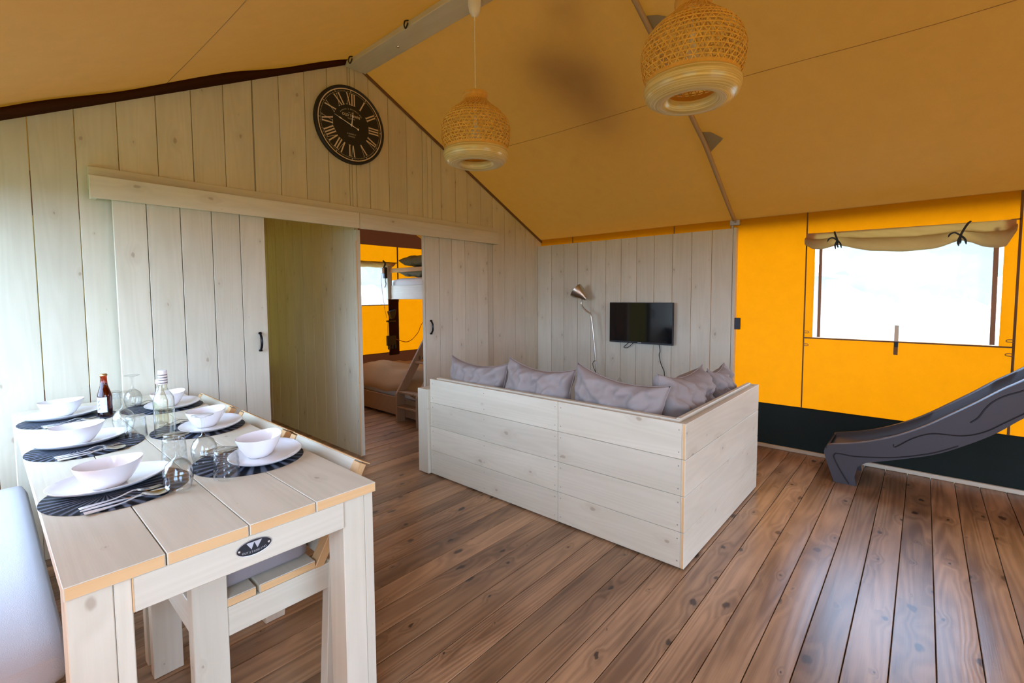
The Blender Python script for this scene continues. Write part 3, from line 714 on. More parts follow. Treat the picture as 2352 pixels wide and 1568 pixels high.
# ================================================================== chairs pushed in under the table
CH_LABEL = ['whitewashed low wooden armchair at the badge end of the table', 'whitewashed low wooden armchair between two others along the table', 'whitewashed low wooden armchair at the plank wall end of the table']
def make_chair():
    t = thing('dining_chair', CH_LABEL[0], 'chair', (0.62, 1.515, 0), group='low armchairs along the table')
    y0, y1 = 1.515, 2.085
    for yy in (y0, y1-0.045):
        MB().box(0.354, 0.444, yy, yy+0.045, 0, 0.625).build('leg', 'white_wood_z', t, bevel=0.002)
        MB().prism([(0.735, 0.0), (0.815, 0.0), (0.840, 0.36), (0.760, 0.47)], 1, yy, yy+0.045).build('leg', 'white_wood_z', t, bevel=0.002)
        MB().box(0.352, 0.80, yy+0.0, yy+0.045, 0.625, 0.650).build('armrest', 'white_wood_x', t, bevel=0.003)
        MB().box(0.4445, 0.775, yy+0.003, yy+0.030, 0.372, 0.460).build('seat_rail', 'white_wood_x', t, bevel=0.002)
    MB().box(0.375, 0.400, y0+0.045, y1-0.045, 0.360, 0.460).build('front_rail', 'white_wood_y', t, bevel=0.002)
    for a, b_ in ((0.402, 0.524), (0.534, 0.712)):
        s = MB().box(a, b_, y0+0.004, y1-0.004, 0.461, 0.487).build('seat_slat', 'white_wood_y', t, bevel=0.002)
        MB().box(a+0.002, b_-0.002, y0+0.0026, y0+0.005, 0.463, 0.485).build('end_grain', 'raw_wood_x', s)
    # leaning back: two boards and a raw top rail, the top at x 0.90, z 0.775
    p0, p1 = Vector((0.722, 0, 0.475)), Vector((0.893, 0, 0.780)); d = (p1-p0).normalized(); nn = Vector((-d.z, 0, d.x)); L = (p1-p0).length
    for a, b_ in ((0.02, 0.155), (0.168, L)):
        q = [p0+d*a, p0+d*b_, p0+d*b_-nn*0.036, p0+d*a-nn*0.036]
        mbk = MB().prism([(v.x, v.z) for v in q], 1, y0+0.048, y1-0.048).build('back_board', 'white_wood_y', t, bevel=0.002)
    for yy in (y0+0.004, y1-0.048):
        q = [p0-nn*0.026-d*0.06, p0+d*(L-0.005)-nn*0.026, p0+d*(L-0.005)+nn*0.004, p0-d*0.06+nn*0.004]
        MB().prism([(v.x, v.z) for v in q], 1, yy, yy+0.044).build('back_post', 'raw_wood_z', t, bevel=0.002)
    q = [p0+d*L, p0+d*(L+0.003), p0+d*(L+0.003)-nn*0.04, p0+d*L-nn*0.04]
    MB().prism([(v.x, v.z) for v in q], 1, y0+0.006, y1-0.006).build('top_edge', 'raw_wood_y', t)
    return t
def rounded_box(x0, x1, y0, y1, z0, z1, r, seg=3, puff=0.0, n=10):
    """soft cushion block"""
    mb = MB()
    cx, cy, cz = (x0+x1)/2, (y0+y1)/2, (z0+z1)/2; hx, hy, hz = (x1-x0)/2, (y1-y0)/2, (z1-z0)/2
    bm = bmesh.new(); bmesh.ops.create_cube(bm, size=2.0)
    bmesh.ops.subdivide_edges(bm, edges=bm.edges, cuts=n, use_grid_fill=True)
    idx = {}
    vs = []
    for v in bm.verts:
        idx[v] = len(vs)
        p = Vector((v.co.x*hx, v.co.y*hy, v.co.z*hz))
        inner = Vector((max(-hx+r, min(hx-r, p.x)), max(-hy+r, min(hy-r, p.y)), max(-hz+r, min(hz-r, p.z))))
        dd = p-inner
        if dd.length > 1e-9: p = inner+dd.normalized()*r
        if puff and p.z > 0: p.z += puff*(1-(p.x/hx)**2)*(1-(p.y/hy)**2)
        vs.append((p.x+cx, p.y+cy, p.z+cz))
    fs = [tuple(idx[v] for v in f.verts) for f in bm.faces]; bm.free()
    return mb.add(vs, fs)
ch0 = make_chair()
cu0 = tag(rounded_box(0.380, 0.712, 1.5645, 2.0355, 0.487, 0.568, 0.022, puff=0.008).build('seat_cushion', 'grey_fabric_shaded', None, smooth='all', loc=(0.55, 1.80, 0.487)), 'grey seat cushion coloured as in shade on the armchair at the badge end of the table', 'cushion', 'seat cushions of the armchairs')
for k, y in ((1, 2.135), (2, 2.825)):
    c = copy_tree(ch0); c.location = (0.62, y, 0); c['label'] = CH_LABEL[k]
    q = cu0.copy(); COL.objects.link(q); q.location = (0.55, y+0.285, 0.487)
    q['label'] = ['', 'grey seat cushion coloured as in shade on the middle armchair of the three', 'grey seat cushion coloured as in shade on the armchair by the plank wall'][k]
# ================================================================== bench with a long cushion
bn = thing('bench', 'long whitewashed wooden bench along the canvas wall', 'bench', (-0.2, 2.4, 0))
for a, b_ in ((-0.40, -0.25), (-0.245, -0.092), (-0.087, 0.07)):
    MB().box(a, b_, 1.545, 3.33, 0.365, 0.392).build('seat_board', 'white_wood_y', bn, bevel=0.002)
for y in (1.60, 3.20):
    MB().box(-0.39, 0.055, y, y+0.09, 0, 0.364).build('leg', 'white_wood_z', bn, bevel=0.002)
MB().box(-0.05, 0.02, 1.69, 3.20, 0.29, 0.364).build('rail', 'white_wood_y', bn, bevel=0.002)
tag(rounded_box(-0.395, 0.112, 1.615, 3.28, 0.392, 0.482, 0.035, puff=0.012, n=14).build('bench_cushion', 'grey_fabric_lit', None, smooth='all', loc=(-0.16, 2.42, 0.392)), 'long grey cushion coloured as in bright light lying on the wooden bench', 'cushion')

# ================================================================== corner sofa
SX, SY, SX1, SY1, SZ = 2.262, 0.854, 3.612, 2.832, 0.747
sf = thing('corner_sofa', 'corner sofa boxed in whitewashed planks, its back turned to the table', 'sofa', (2.9, 1.8, 0))
zs = [0.008, 0.193, 0.379, 0.565, 0.747]
for z0, z1 in zip(zs[:-1], zs[1:]):
    for a, b_ in ((SY+0.0205, 1.625), (1.627, SY1)):
        MB().box(SX, SX+0.020, a, b_, z0+0.001, z1-0.001).build('back_plank', 'white_wood_y', sf, bevel=0.0015)
    sd = MB().box(SX, SX1, SY, SY+0.020, z0+0.001, z1-0.001).build('side_plank', 'white_wood_x', sf, bevel=0.0015)
    MB().box(SX-0.0010, SX+0.001, SY+0.004, SY+0.014, z0+0.003, z1-0.003).build('end_grain', 'raw_wood_z', sd)
MB().box(SX+0.021, SX+0.048, SY+0.045, SY1-0.01, 0.60, 0.738).build('inner_rail', 'raw_wood_y', sf, bevel=0.003)
MB().box(SX+0.049, SX+0.085, SY+0.05, SY1-0.02, 0.64, 0.750).build('inner_rail', 'white_wood_y', sf, bevel=0.003)
MB().box(SX+0.049, SX1-0.004, SY+0.021, SY+0.048, 0.60, 0.738).build('inner_rail', 'white_wood_x', sf, bevel=0.003)
MB().box(SX+0.060, SX1-0.02, SY+0.049, SY+0.075, 0.62, 0.755).build('inner_rail', 'white_wood_x', sf, bevel=0.003)
MB().box(SX1-0.020, SX1, SY+0.0205, SY+0.075, 0.008, 0.745).build('post', 'white_wood_z', sf, bevel=0.002)
arm = MB().box(SX-0.022, SX+0.75, SY1+0.002, SY1+0.125, 0.006, 0.664).build('armrest', 'white_wood_z', sf, bevel=0.003)
MB().box(SX-0.0232, SX+0.75, SY1+0.004, SY1+0.123, 0.640, 0.6655).build('arm_top', 'white_wood_y', arm, bevel=0.002)
MB().box(SX+0.09, SX+0.78, SY+0.08, SY1, 0.05, 0.24).build('seat_base', 'white_wood_y', sf)
MB().box(SX+0.781, SX1-0.02, SY+0.08, SY+0.75, 0.05, 0.24).build('seat_base', 'white_wood_x', sf)
sc_ = MB()
for y in (SY+0.035, 1.605, 1.647, SY1-0.03, 2.25):
    for z0, z1 in zip(zs[:-1], zs[1:]):
        for z in (z0+0.035, z1-0.035):
            sc_.lathe([(0, 0.0012), (0.0035, 0.0010), (0.004, 0.0)], 8, sx=lambda t, r, q, y=y, z=z: (SX-q, y+r*math.cos(t), z+r*math.sin(t)))
sc_.build('screws', 'galvanised', sf, kind='stuff')
def cushion_thing(mb, label, loc, mat='grey_fabric', name='sofa_seat_cushion', group=None):
    return tag(mb.build(name, mat, None, smooth='all', loc=loc), label, 'cushion', group)
cushion_thing(rounded_box(SX+0.09, SX+0.80, SY+0.80, SY1-0.01, 0.24, 0.375, 0.04, puff=0.01), 'long grey seat cushion inside the corner sofa facing the television', (2.7, 2.2, 0.24))
cushion_thing(rounded_box(SX+0.09, SX1-0.03, SY+0.08, SY+0.79, 0.24, 0.375, 0.04, puff=0.01), 'grey seat cushion in the corner of the sofa', (2.9, 1.25, 0.24))
def pillow_mesh(w, h, t, seed, wr=1.0, ear=0.12, n=46):
    """soft pillow in local x (width), z (height), y (thickness); wrinkles, pinched corners and a seam"""
    mb = MB()
    for s in (-1, 1):
        def fn(u, v, s=s):
            a, b_ = 2*u-1, 2*v-1
            pin = 1-0.10*(1-abs(b_)**2.0)*abs(a)**3
            pin2 = 1-0.10*(1-abs(a)**2.0)*abs(b_)**3
            x, z = a*w/2*pin, b_*h/2*pin2-0.05*h*max(0, b_)**2*(1-a*a)
            f = max(0.0, (1-a**4))**0.55*max(0.0, (1-b_**4))**0.55
            ang = math.atan2(b_, a); rr = math.hypot(a, b_)
            wk = noise.noise(Vector((a*2.6+seed, b_*2.6, seed*1.7+s)))*0.022+noise.noise(Vector((a*6, b_*2+seed, s*3.0)))*0.012
            wk += 0.010*math.sin(ang*14+seed)*rr**3+0.012*noise.noise(Vector((a*9+b_*4, b_*5-a*2, seed)))
            y = s*(t/2*f + wr*wk*f)
            return (x, y, z)
        mb.grid(fn, n, n)
    # weld the two shells through the seam by merging doubles at build
    return mb
def pillow(label, w, h, t, seed, loc, rot, group, mat='grey_fabric', wr=1.7, name='scatter_pillow', ear=0.12):
    mb = pillow_mesh(w, h, t, seed, wr)
    bm = bmesh.new(); vv = [bm.verts.new(v) for v in mb.v]
    for f in mb.f:
        try: bm.faces.new([vv[i] for i in f])
        except ValueError: pass
    bmesh.ops.remove_doubles(bm, verts=bm.verts, dist=0.0006); bmesh.ops.recalc_face_normals(bm, faces=bm.faces)
    me = bpy.data.meshes.new(name); bm.to_mesh(me); bm.free()
    for p in me.polygons: p.use_smooth = True
    me.materials.append(MATS[mat])
    o = bpy.data.objects.new(name, me); COL.objects.link(o); o.location = loc; o.rotation_euler = rot
    o.matrix_world = Matrix.Translation(loc) @ rot.to_matrix().to_4x4()
    tag(o, label, 'pillow', group)
    sm = MB().tube([(math.copysign(1, 1)*0, 0, 0)]*2, 0.001) if False else None
    pts = []
    K = 28
    for (a0, b0, a1, b1) in ((-1, -1, 1, -1), (1, -1, 1, 1), (1, 1, -1, 1), (-1, 1, -1, -1)):
        for k in range(K):
            a, b_ = a0+(a1-a0)*k/K, b0+(b1-b0)*k/K
            pts.append((a*w/2*(1-0.10*(1-abs(b_)**2)*abs(a)**3), 0, b_*h/2*(1-0.10*(1-abs(a)**2)*abs(b_)**3)-0.05*h*max(0, b_)**2*(1-a*a)))
    pts.append(pts[0])
    s = MB().tube(pts, 0.0028, 6, caps=False)
    me2 = s.mesh('piping', smooth='all'); me2.materials.append(MATS[mat])
    c = bpy.data.objects.new('piping', me2); COL.objects.link(c); c.parent = o
    return o
from mathutils import Euler
PG = 'grey pillows along the sofa back'
def rot3(lean, yaw, roll):
    # pillow local: x width, y thickness, z height; roll in its own plane, lean about its width, yaw about z
    return (Matrix.Rotation(yaw, 3, 'Z') @ Matrix.Rotation(lean, 3, 'X') @ Matrix.Rotation(roll, 3, 'Y')).to_euler()
HP = math.pi/2
pillow('crumpled grey pillow at the armrest end of the sofa back', 0.61, 0.52, 0.17, 1.3, Vector((2.455, 2.526, 0.645)), rot3(0.12, HP, -0.02), PG)
pillow('grey pillow in the middle of the sofa back between two others', 0.57, 0.54, 0.17, 4.7, Vector((2.458, 1.950, 0.660)), rot3(0.14, HP, -0.06), PG)
pillow('large grey pillow at the corner end of the sofa back', 0.62, 0.54, 0.17, 8.2, Vector((2.466, 1.368, 0.652)), rot3(0.12, HP, -0.12), PG)
pillow('plump wrinkled grey pillow leaning on the short side of the sofa', 0.72, 0.54, 0.23, 12.9, Vector((2.885, 1.095, 0.650)), rot3(-0.12, 0.0, 0.04), PG, wr=2.4)
pillow('grey pillow leaning on the open end of the short sofa side', 0.42, 0.50, 0.17, 17.4, Vector((3.445, 1.062, 0.630)), rot3(-0.14, 0.05, 0.02), PG, wr=2.2)

# ================================================================== low table behind the sofa with a lidded jar
lt = thing('coffee_table', 'low wooden table standing by the board panel behind the sofa', 'table', (4.2, 2.3, 0))
for a, b_ in ((4.02, 4.19), (4.20, 4.37)):
    MB().box(a, b_, 1.95, 2.65, 0.395, 0.42).build('top_board', 'brown_wood_x', lt, bevel=0.002)
for x in (4.04, 4.30):
    for y in (1.98, 2.57): MB().box(x, x+0.05, y, y+0.05, 0, 0.395).build('leg', 'brown_wood_z', lt, bevel=0.002)
jar = thing('lidded_jar', 'small dark red bowl with a clear glass stopper on the low table', 'jar', (4.2, 2.26, 0.42))
MB().lathe([(0, 0), (0.055, 0.0), (0.085, 0.02), (0.09, 0.045), (0.07, 0.062), (0.02, 0.070), (0, 0.070)], 24, (4.2, 2.26, 0.42)).build('bowl', 'dark_red_glass', jar, smooth=True)
MB().lathe([(0, 0.07), (0.022, 0.072), (0.030, 0.095), (0.018, 0.118), (0.012, 0.128), (0, 0.140)], 16, (4.2, 2.26, 0.42)).build('stopper', 'clear_glass', jar, smooth=True)

# ================================================================== television
tv = thing('television', 'flat black television hung on the board panel', 'television', (4.57, 2.225, 0.87))
MB().box(4.555, 4.585, 1.870, 2.580, 0.873, 1.303).build('body', 'black_plastic', tv, bevel=0.004, seg=2)
MB().box(4.5535, 4.556, 1.877, 2.573, 0.893, 1.297).build('screen', 'screen', tv)
MB().box(4.5525, 4.556, 1.872, 2.578, 0.8745, 0.8905).build('lower_bezel', 'black_plastic', tv, bevel=0.001)
MB().box(4.5515, 4.553, 2.205, 2.245, 0.8800, 0.8860).build('maker_mark', 'badge_silver', tv)
MB().box(4.585, 4.6262, 2.05, 2.40, 0.98, 1.20).build('wall_bracket', 'black_plastic', tv)
c1 = [onx(x, y, 4.59) for x, y in ((1457, 785), (1443, 797), (1435, 798), (1434, 795), (1450, 782))]
MB().tube(lerp_path(c1, 16), 0.004, 6).build('cable_loop', 'black_plastic', tv, smooth=True)
c2 = [onx(x, y, 4.60) for x, y in ((1514, 790), (1516, 806), (1514, 815), (1518, 835), (1525, 852), (1527, 866), (1534, 880), (1540, 895))]
MB().tube(lerp_path(c2+[Vector((4.60, 1.80, 0.10))], 40), 0.0045, 6).build('power_cable', 'black_plastic', tv, smooth=True)

# ================================================================== reading lamp
LX = 4.47
pl = [onx(x, y, LX) for x, y in ((1338, 684), (1335, 694), (1337, 703), (1346, 713), (1356, 721), (1359, 735), (1363, 770), (1367, 815), (1370, 860), (1372, 895))]
foot = Vector((LX, pl[-1].y-0.005, 0.02))
fl_ = thing('reading_lamp', 'brushed steel floor lamp with bent stem and cone shade by the board panel', 'lamp', (foot.x, foot.y, 0))
MB().tube(lerp_path(pl+[foot], 60), 0.009, 10).build('stem', 'brushed_steel', fl_, smooth=True)
MB().lathe([(0, 0), (0.13, 0), (0.13, 0.012), (0.02, 0.024), (0, 0.026)], 28, (foot.x, foot.y, 0)).build('base', 'brushed_steel', fl_, smooth=True)
apex = onx(1344, 684, LX); mouth = onx(1323, 665, LX)+Vector((-0.02, 0, 0))
ax = (mouth-apex).normalized(); e1 = ax.cross(Vector((1, 0, 0))).normalized(); e2 = ax.cross(e1)
def cone(prof, n=32):
    mb = MB(); k = len(prof); vs = []
    for i in range(n):
        t = 2*math.pi*i/n
        for r, z in prof: vs.append(apex+ax*z+(e1*math.cos(t)+e2*math.sin(t))*r)
    fs = [(i*k+q, ((i+1) % n)*k+q, ((i+1) % n)*k+q+1, i*k+q+1) for i in range(n) for q in range(k-1)]
    return mb.add(vs, fs)
cone([(0.0, -0.02), (0.022, -0.018), (0.028, 0.0), (0.040, 0.03), (0.075, 0.09), (0.090, 0.140), (0.087, 0.140), (0.072, 0.09), (0.036, 0.03), (0.0, 0.02)]).build('shade', 'brushed_steel', fl_, smooth=True)
cone([(0, 0.05), (0.018, 0.06), (0.026, 0.085), (0.018, 0.108), (0, 0.115)], 16).build('bulb', 'white_plastic', fl_, smooth=True)
cc = [onx(x, y, LX-0.01) for x, y in ((1368, 828), (1363, 830), (1362, 838), (1366, 850), (1375, 866), (1382, 878))]
MB().tube(lerp_path(cc+[Vector((LX+0.05, cc[-1].y-0.05, 0.15))], 24), 0.004, 6).build('cord', 'black_plastic', fl_, smooth=True)

# ================================================================== clock
ck = thing('wall_clock', 'round black wall clock with cream Roman numerals on the gable boards', 'clock', (2.115, YB, 2.795))
CXK, CZK, RK = 2.113, 2.795, 0.312
YK = YB-0.030
MB().lathe([(0, 0.0), (RK, 0.0), (RK, -0.026), (RK-0.008, -0.030), (RK-0.018, -0.026), (RK-0.020, -0.024), (0, -0.024)], 72, sx=lambda t, r, z: (CXK+r*math.cos(t), YB+z, CZK+r*math.sin(t))).build('clock_face', 'clock_black', ck, smooth=True)
def ring(r0, r1, y, mat, name, n=90):
    mb = MB()
    for i in range(n):
        a, b_ = 2*math.pi*i/n, 2*math.pi*(i+1)/n
        mb.quad((CXK+r0*math.cos(a), y, CZK+r0*math.sin(a)), (CXK+r1*math.cos(a), y, CZK+r1*math.sin(a)), (CXK+r1*math.cos(b_), y, CZK+r1*math.sin(b_)), (CXK+r0*math.cos(b_), y, CZK+r0*math.sin(b_)))
    return mb.build(name, mat, ck, fix=False)
YF_ = YB-0.0255
ring(RK-0.032, RK-0.024, YF_, 'clock_cream', 'minute_ring'); ring(RK-0.0475, RK-0.0460, YF_, 'clock_cream', 'minute_ring')
tk = MB()
for k in range(60):
    a = math.pi/2-2*math.pi*k/60; r0 = RK-0.047; r1 = RK-0.032 if k % 5 == 0 else RK-0.041; w = 0.0022 if k % 5 == 0 else 0.0008
    d = Vector((math.cos(a), 0, math.sin(a))); s = Vector((-math.sin(a), 0, math.cos(a))); c = Vector((CXK, YF_, CZK))
    tk.quad(c+d*r0+s*w, c+d*r1+s*w, c+d*r1-s*w, c+d*r0-s*w)
tk.build('minute_marks', 'clock_cream', ck, kind='stuff', fix=False)
def numeral(s, pos):
    """strokes with serifs; height along the radius, foot towards the centre"""
    hgt, wI, thick, thin = 0.092, 0.021, 0.0105, 0.0030
    mb = []
    widths = {'I': 0.0215, 'V': 0.040, 'X': 0.042}
    tot = sum(widths[c] for c in s); x = -tot/2
    quads = []
    def stroke(xa, xb, w): quads.append([(xa-w/2, 0), (xa+w/2, 0), (xb+w/2, hgt), (xb-w/2, hgt)])
    def serif(xc, z, w=0.018): quads.append([(xc-w/2, z-0.0018), (xc+w/2, z-0.0018), (xc+w/2, z+0.0018), (xc-w/2, z+0.0018)])
    for c in s:
        w = widths[c]; m_ = x+w/2
        if c == 'I': stroke(m_, m_, thick); serif(m_, 0.001); serif(m_, hgt-0.001)
        if c == 'V':
            stroke(m_, m_-0.013, thick); stroke(m_+0.002, m_+0.015, thin); serif(m_-0.013, hgt-0.001); serif(m_+0.015, hgt-0.001, 0.012)
        if c == 'X':
            stroke(m_+0.013, m_-0.013, thick); stroke(m_-0.014, m_+0.014, thin)
            for q in (-0.013, 0.013): serif(m_+q, 0.001, 0.015); serif(m_+q, hgt-0.001, 0.015)
        x += w
    a = math.pi/2-2*math.pi*pos/12; d = Vector((math.cos(a), 0, math.sin(a))); s_ = Vector((math.sin(a), 0, -math.cos(a)))
    c0 = Vector((CXK, YF_-0.0004, CZK))+d*(RK-0.150)
    mb = MB()
    for i, q in enumerate(quads):
        mb.quad(*[c0+s_*p[0]+d*p[1]+Vector((0, -0.00003*i, 0)) for p in q])
    mb.build('numeral', 'clock_cream', ck, fix=False)
for k, s in enumerate(('XII', 'I', 'II', 'III', 'IV', 'V', 'VI', 'VII', 'VIII', 'IX', 'X', 'XI')): numeral(s, k)
def flat_text(s, size, z, parent, mat, off=0.0):
    vs, fs = text_verts(s, size, off)
    return MB().add([(CXK+v.x, YF_-0.0004, CZK+z+v.y) for v in vs], fs).build('lettering', mat, parent, fix=False)
arc_text('REPAIRS & RESTORATIONS', 0.0135, (CXK, CZK), 0.128, 0.078, ck, 'clock_cream', 'lettering', YF_-0.0004, updir=1)
flat_text('EST  1862', 0.012, 0.098, ck, 'clock_cream'); flat_text('OLD TOWN', 0.0290, 0.075, ck, 'clock_cream', 0.0006); flat_text('CLOCKS', 0.0165, 0.052, ck, 'clock_cream')
flat_text('61 BAKER ST', 0.0145, -0.072, ck, 'clock_cream'); flat_text('LONDON', 0.0135, -0.092, ck, 'clock_cream')
def hand(tip, tail, w, y, name):
    c = Vector((CXK, y, CZK)); t_ = Vector((tip[0], 0, tip[1])); d = t_.normalized(); s = Vector((-d.z, 0, d.x)); L = t_.length
    mb = MB()
    out = [(-tail, 0.3), (-tail*0.2, 0.9), (0.0, 1.0), (L*0.55, 0.5), (L*0.66, 1.7), (L*0.74, 0.5), (L, 0.15)]
    poly = [c+d*a+s*w*b_ for a, b_ in out]+[c+d*a-s*w*b_ for a, b_ in reversed(out)]
    n = len(poly); mb.add(poly+[p+Vector((0, -0.0015, 0)) for p in poly], [tuple(range(n)), tuple(range(2*n-1, n-1, -1))]+[(i, (i+1) % n, (i+1) % n+n, i+n) for i in range(n)])
    if tail > 0.03:
        e = c-d*tail; mb.lathe([(0, 0.002), (0.0085, 0.001), (0.0085, -0.001), (0, -0.002)], 12, sx=lambda t, r, z: (e.x+r*math.cos(t), e.y-0.001+z, e.z+r*math.sin(t)))
    mb.build(name, 'hand_white', ck)
hand((-0.150, 0.052), 0.062, 0.0035, YF_-0.004, 'minute_hand'); hand((0.014, 0.112), 0.012, 0.0045, YF_-0.0065, 'hour_hand')
MB().lathe([(0, 0.009), (0.006, 0.008), (0.007, 0.0)], 14, sx=lambda t, r, z: (CXK+r*math.cos(t), YF_-z, CZK+r*math.sin(t))).build('hand_pin', 'hand_white', ck, smooth=True)

# ================================================================== pendant lamps
def pendant_profile(t):
    """radius of the basket between the wooden ring (t=0) and the collar (t=1)"""
    pts = [(0.0, 0.196), (0.12, 0.212), (0.28, 0.222), (0.45, 0.222), (0.60, 0.206), (0.74, 0.168), (0.86, 0.120), (0.95, 0.086), (1.0, 0.074)]
    for (a, ra), (b_, rb_) in zip(pts[:-1], pts[1:]):
        if a <= t <= b_: u = (t-a)/(b_-a); return ra+(rb_-ra)*u
    return pts[-1][1]
def make_pendant(loc, label):
    t = thing('pendant_lamp', label, 'lamp', loc, group='woven bamboo pendant lamps')
    L = Vector(loc); Z0, Z1 = 0.090, 0.405
    lat = MB()
    def pt(th, tt, off=0.0):
        r = pendant_profile(tt)+off; return L+Vector((r*math.cos(th), r*math.sin(th), Z0+(Z1-Z0)*tt))
    N = 40
    for s in (-1, 1):
        for k in range(N):
            th0 = 2*math.pi*k/N
            path, nor = [], []
            for q in range(17):
                tt = q/16; th = th0+s*(0.95*tt+0.9*max(0, tt-0.6)**1.3)
                path.append(pt(th, tt, 0.0012*s)); nor.append(Vector((math.cos(th), math.sin(th), 0.2)))
            lat.strip(path, 0.0044, 0.0014, nor)
    for q in range(1, 12):
        tt = 0.02+q*0.062; path = [pt(2*math.pi*k/48, tt) for k in range(49)]; nor = [Vector((math.cos(2*math.pi*k/48), math.sin(2*math.pi*k/48), 0)) for k in range(49)]
        lat.strip(path, 0.0052, 0.0018, nor)
    lat.build('basket_weave', 'bamboo_strip', t, kind='stuff')
    MB().lathe([(0.190, 0.080), (0.199, 0.080), (0.2005, 0.104), (0.192, 0.104), (0.190, 0.080)], 56, L).build('band', 'bamboo_band', t, smooth=True)
    MB().lathe([(0.203, 0.086), (0.209, 0.074), (0.208, 0.052), (0.198, 0.026), (0.177, 0.008), (0.150, 0.0), (0.122, 0.003), (0.103, 0.015), (0.096, 0.034), (0.100, 0.046), (0.130, 0.038), (0.170, 0.047), (0.190, 0.074), (0.195, 0.086), (0.203, 0.086)], 64, L).build('ring', 'spun_bamboo', t, smooth=True)
    MB().lathe([(0.070, 0.395), (0.077, 0.400), (0.074, 0.425), (0.080, 0.432), (0.078, 0.448), (0.068, 0.450), (0.066, 0.420), (0.070, 0.395)], 40, L).build('collar', 'bamboo_band', t, smooth=True)
    MB().lathe([(0, 0.135), (0.025, 0.150), (0.033, 0.180), (0.026, 0.215), (0.014, 0.235), (0.014, 0.30), (0.0, 0.30)], 20, L).build('bulb', 'white_plastic', t, smooth=True)
    top = 3.258-loc[2]
    MB().tube([L+Vector((0, 0, 0.28)), L+Vector((0.001, 0, 0.45)), L+Vector((0, 0, top-0.10))], 0.0032, 8).build('cord', 'cord_white', t, smooth=True)
    MB().lathe([(0.0, top-0.135), (0.004, top-0.135), (0.005, top-0.112), (0.020, top-0.104), (0.034, top-0.080), (0.041, top-0.040), (0.042, top-0.004), (0.0, top)], 28, L).build('ceiling_cup', 'white_plastic', t, smooth=True)
    return t
make_pendant((2.17, 2.210, 2.225), 'woven bamboo pendant lamp hanging in front of the gable wall')
make_pendant((2.17, 0.822, 2.245), 'woven bamboo pendant lamp hanging over the corner sofa beside the roof bow')

# ================================================================== slide
sl = thing('slide', 'black plastic children slide ending on the floor by the orange canvas wall', 'slide', (4.3, 0.42, 0))
rim = [(0.500, 0.250), (0.488, 0.261), (0.368, 0.292), (0.244, 0.334), (0.103, 0.403), (-0.028, 0.488), (-0.152, 0.588), (-0.268, 0.685), (-0.378, 0.783), (-0.470, 0.855), (-0.66, 1.02), (-0.86, 1.18), (-1.02, 1.28), (-1.14, 1.33)]
und = [(0.268, 0.184), (0.098, 0.246), (-0.078, 0.318), (-0.2, 0.392), (-0.352, 0.507), (-0.476, 0.632), (-0.66, 0.80), (-0.86, 0.97), (-1.02, 1.10), (-1.14, 1.18)]
def smooth2(pts, n): return [(v.x, v.y) for v in lerp_path([(p[0], p[1], 0) for p in pts], n)]
rimS, undS = smooth2(rim, 48), smooth2(und, 40)
side = rimS + list(reversed(undS)) + [(0.317, 0.140), (0.330, 0.061), (0.318, 0.0), (0.451, 0.0), (0.480, 0.085), (0.507, 0.165), (0.519, 0.211), (0.514, 0.238)]
X0, X1 = 4.10, 4.52
for nm, a, b_ in (('side_wall', X0, X0+0.028), ('side_wall', X1-0.028, X1)):
    MB().prism(side, 0, a, b_).build(nm, 'slide_plastic', sl)
mb = MB(); vs = []; fs = []
prof = [(X0-0.004, -0.012), (X0-0.004, 0.004), (X0+0.006, 0.012), (X0+0.030, 0.012), (X0+0.042, 0.0), (X0+0.052, -0.06), (X0+0.085, -0.085), (X0+0.21, -0.092), (X1-0.085, -0.085), (X1-0.052, -0.06), (X1-0.042, 0.0), (X1-0.030, 0.012), (X1-0.006, 0.012), (X1+0.004, 0.004), (X1+0.004, -0.012)]
for y, z in rimS:
    fl2 = 1.0
    for x, dz in prof: vs.append((x, y, z+dz*(1.0 if dz > -0.02 else min(1.0, 0.25+(0.50-y)/0.5))))
k = len(prof)
for i in range(len(rimS)-1):
    for q in range(k-1): fs.append((i*k+q, i*k+q+1, (i+1)*k+q+1, (i+1)*k+q))
mb.add(vs, fs).build('chute', 'slide_plastic', sl, smooth=True, fix=False)
MB().add([(X0, 0.514, 0.238), (X1, 0.514, 0.238), (X0, 0.519, 0.211), (X1, 0.519, 0.211), (X0, 0.507, 0.165), (X1, 0.507, 0.165), (X0, 0.451, 0), (X1, 0.451, 0), (X0, 0.490, 0.262), (X1, 0.490, 0.262)], [(8, 9, 1, 0), (0, 1, 3, 2), (2, 3, 5, 4), (4, 5, 7, 6)]).build('end_face', 'slide_plastic', sl)
for pth in ([(0.359, 0.008), (0.415, 0.10), (0.454, 0.180), (0.452, 0.205), (0.436, 0.216), (0.340, 0.216), (0.24, 0.231), (0.099, 0.262), (-0.077, 0.330), (-0.200, 0.405)],
            [(0.118, 0.350), (0.110, 0.334), (0.035, 0.401), (-0.03, 0.444), (-0.093, 0.465), (-0.217, 0.475), (-0.314, 0.519), (-0.405, 0.598), (-0.52, 0.70)],
            [(-0.249, 0.565), (-0.283, 0.604), (-0.308, 0.658), (-0.344, 0.713), (-0.398, 0.759), (-0.469, 0.80), (-0.62, 0.91)]):
    MB().tube([(X0-0.0005, y, z) for y, z in smooth2(pth, 40)], 0.0042, 6).build('groove', 'slide_groove', sl, smooth=True)
lf = thing('loft_platform', 'wooden platform that carries the top of the slide', 'platform', (4.2, -1.7, 0))
for k in range(6):
    MB().box(3.55, 4.62, -1.305-0.17*k, -1.140-0.17*k, 1.22, 1.25).build('deck_board', 'white_wood_x', lf, bevel=0.002)
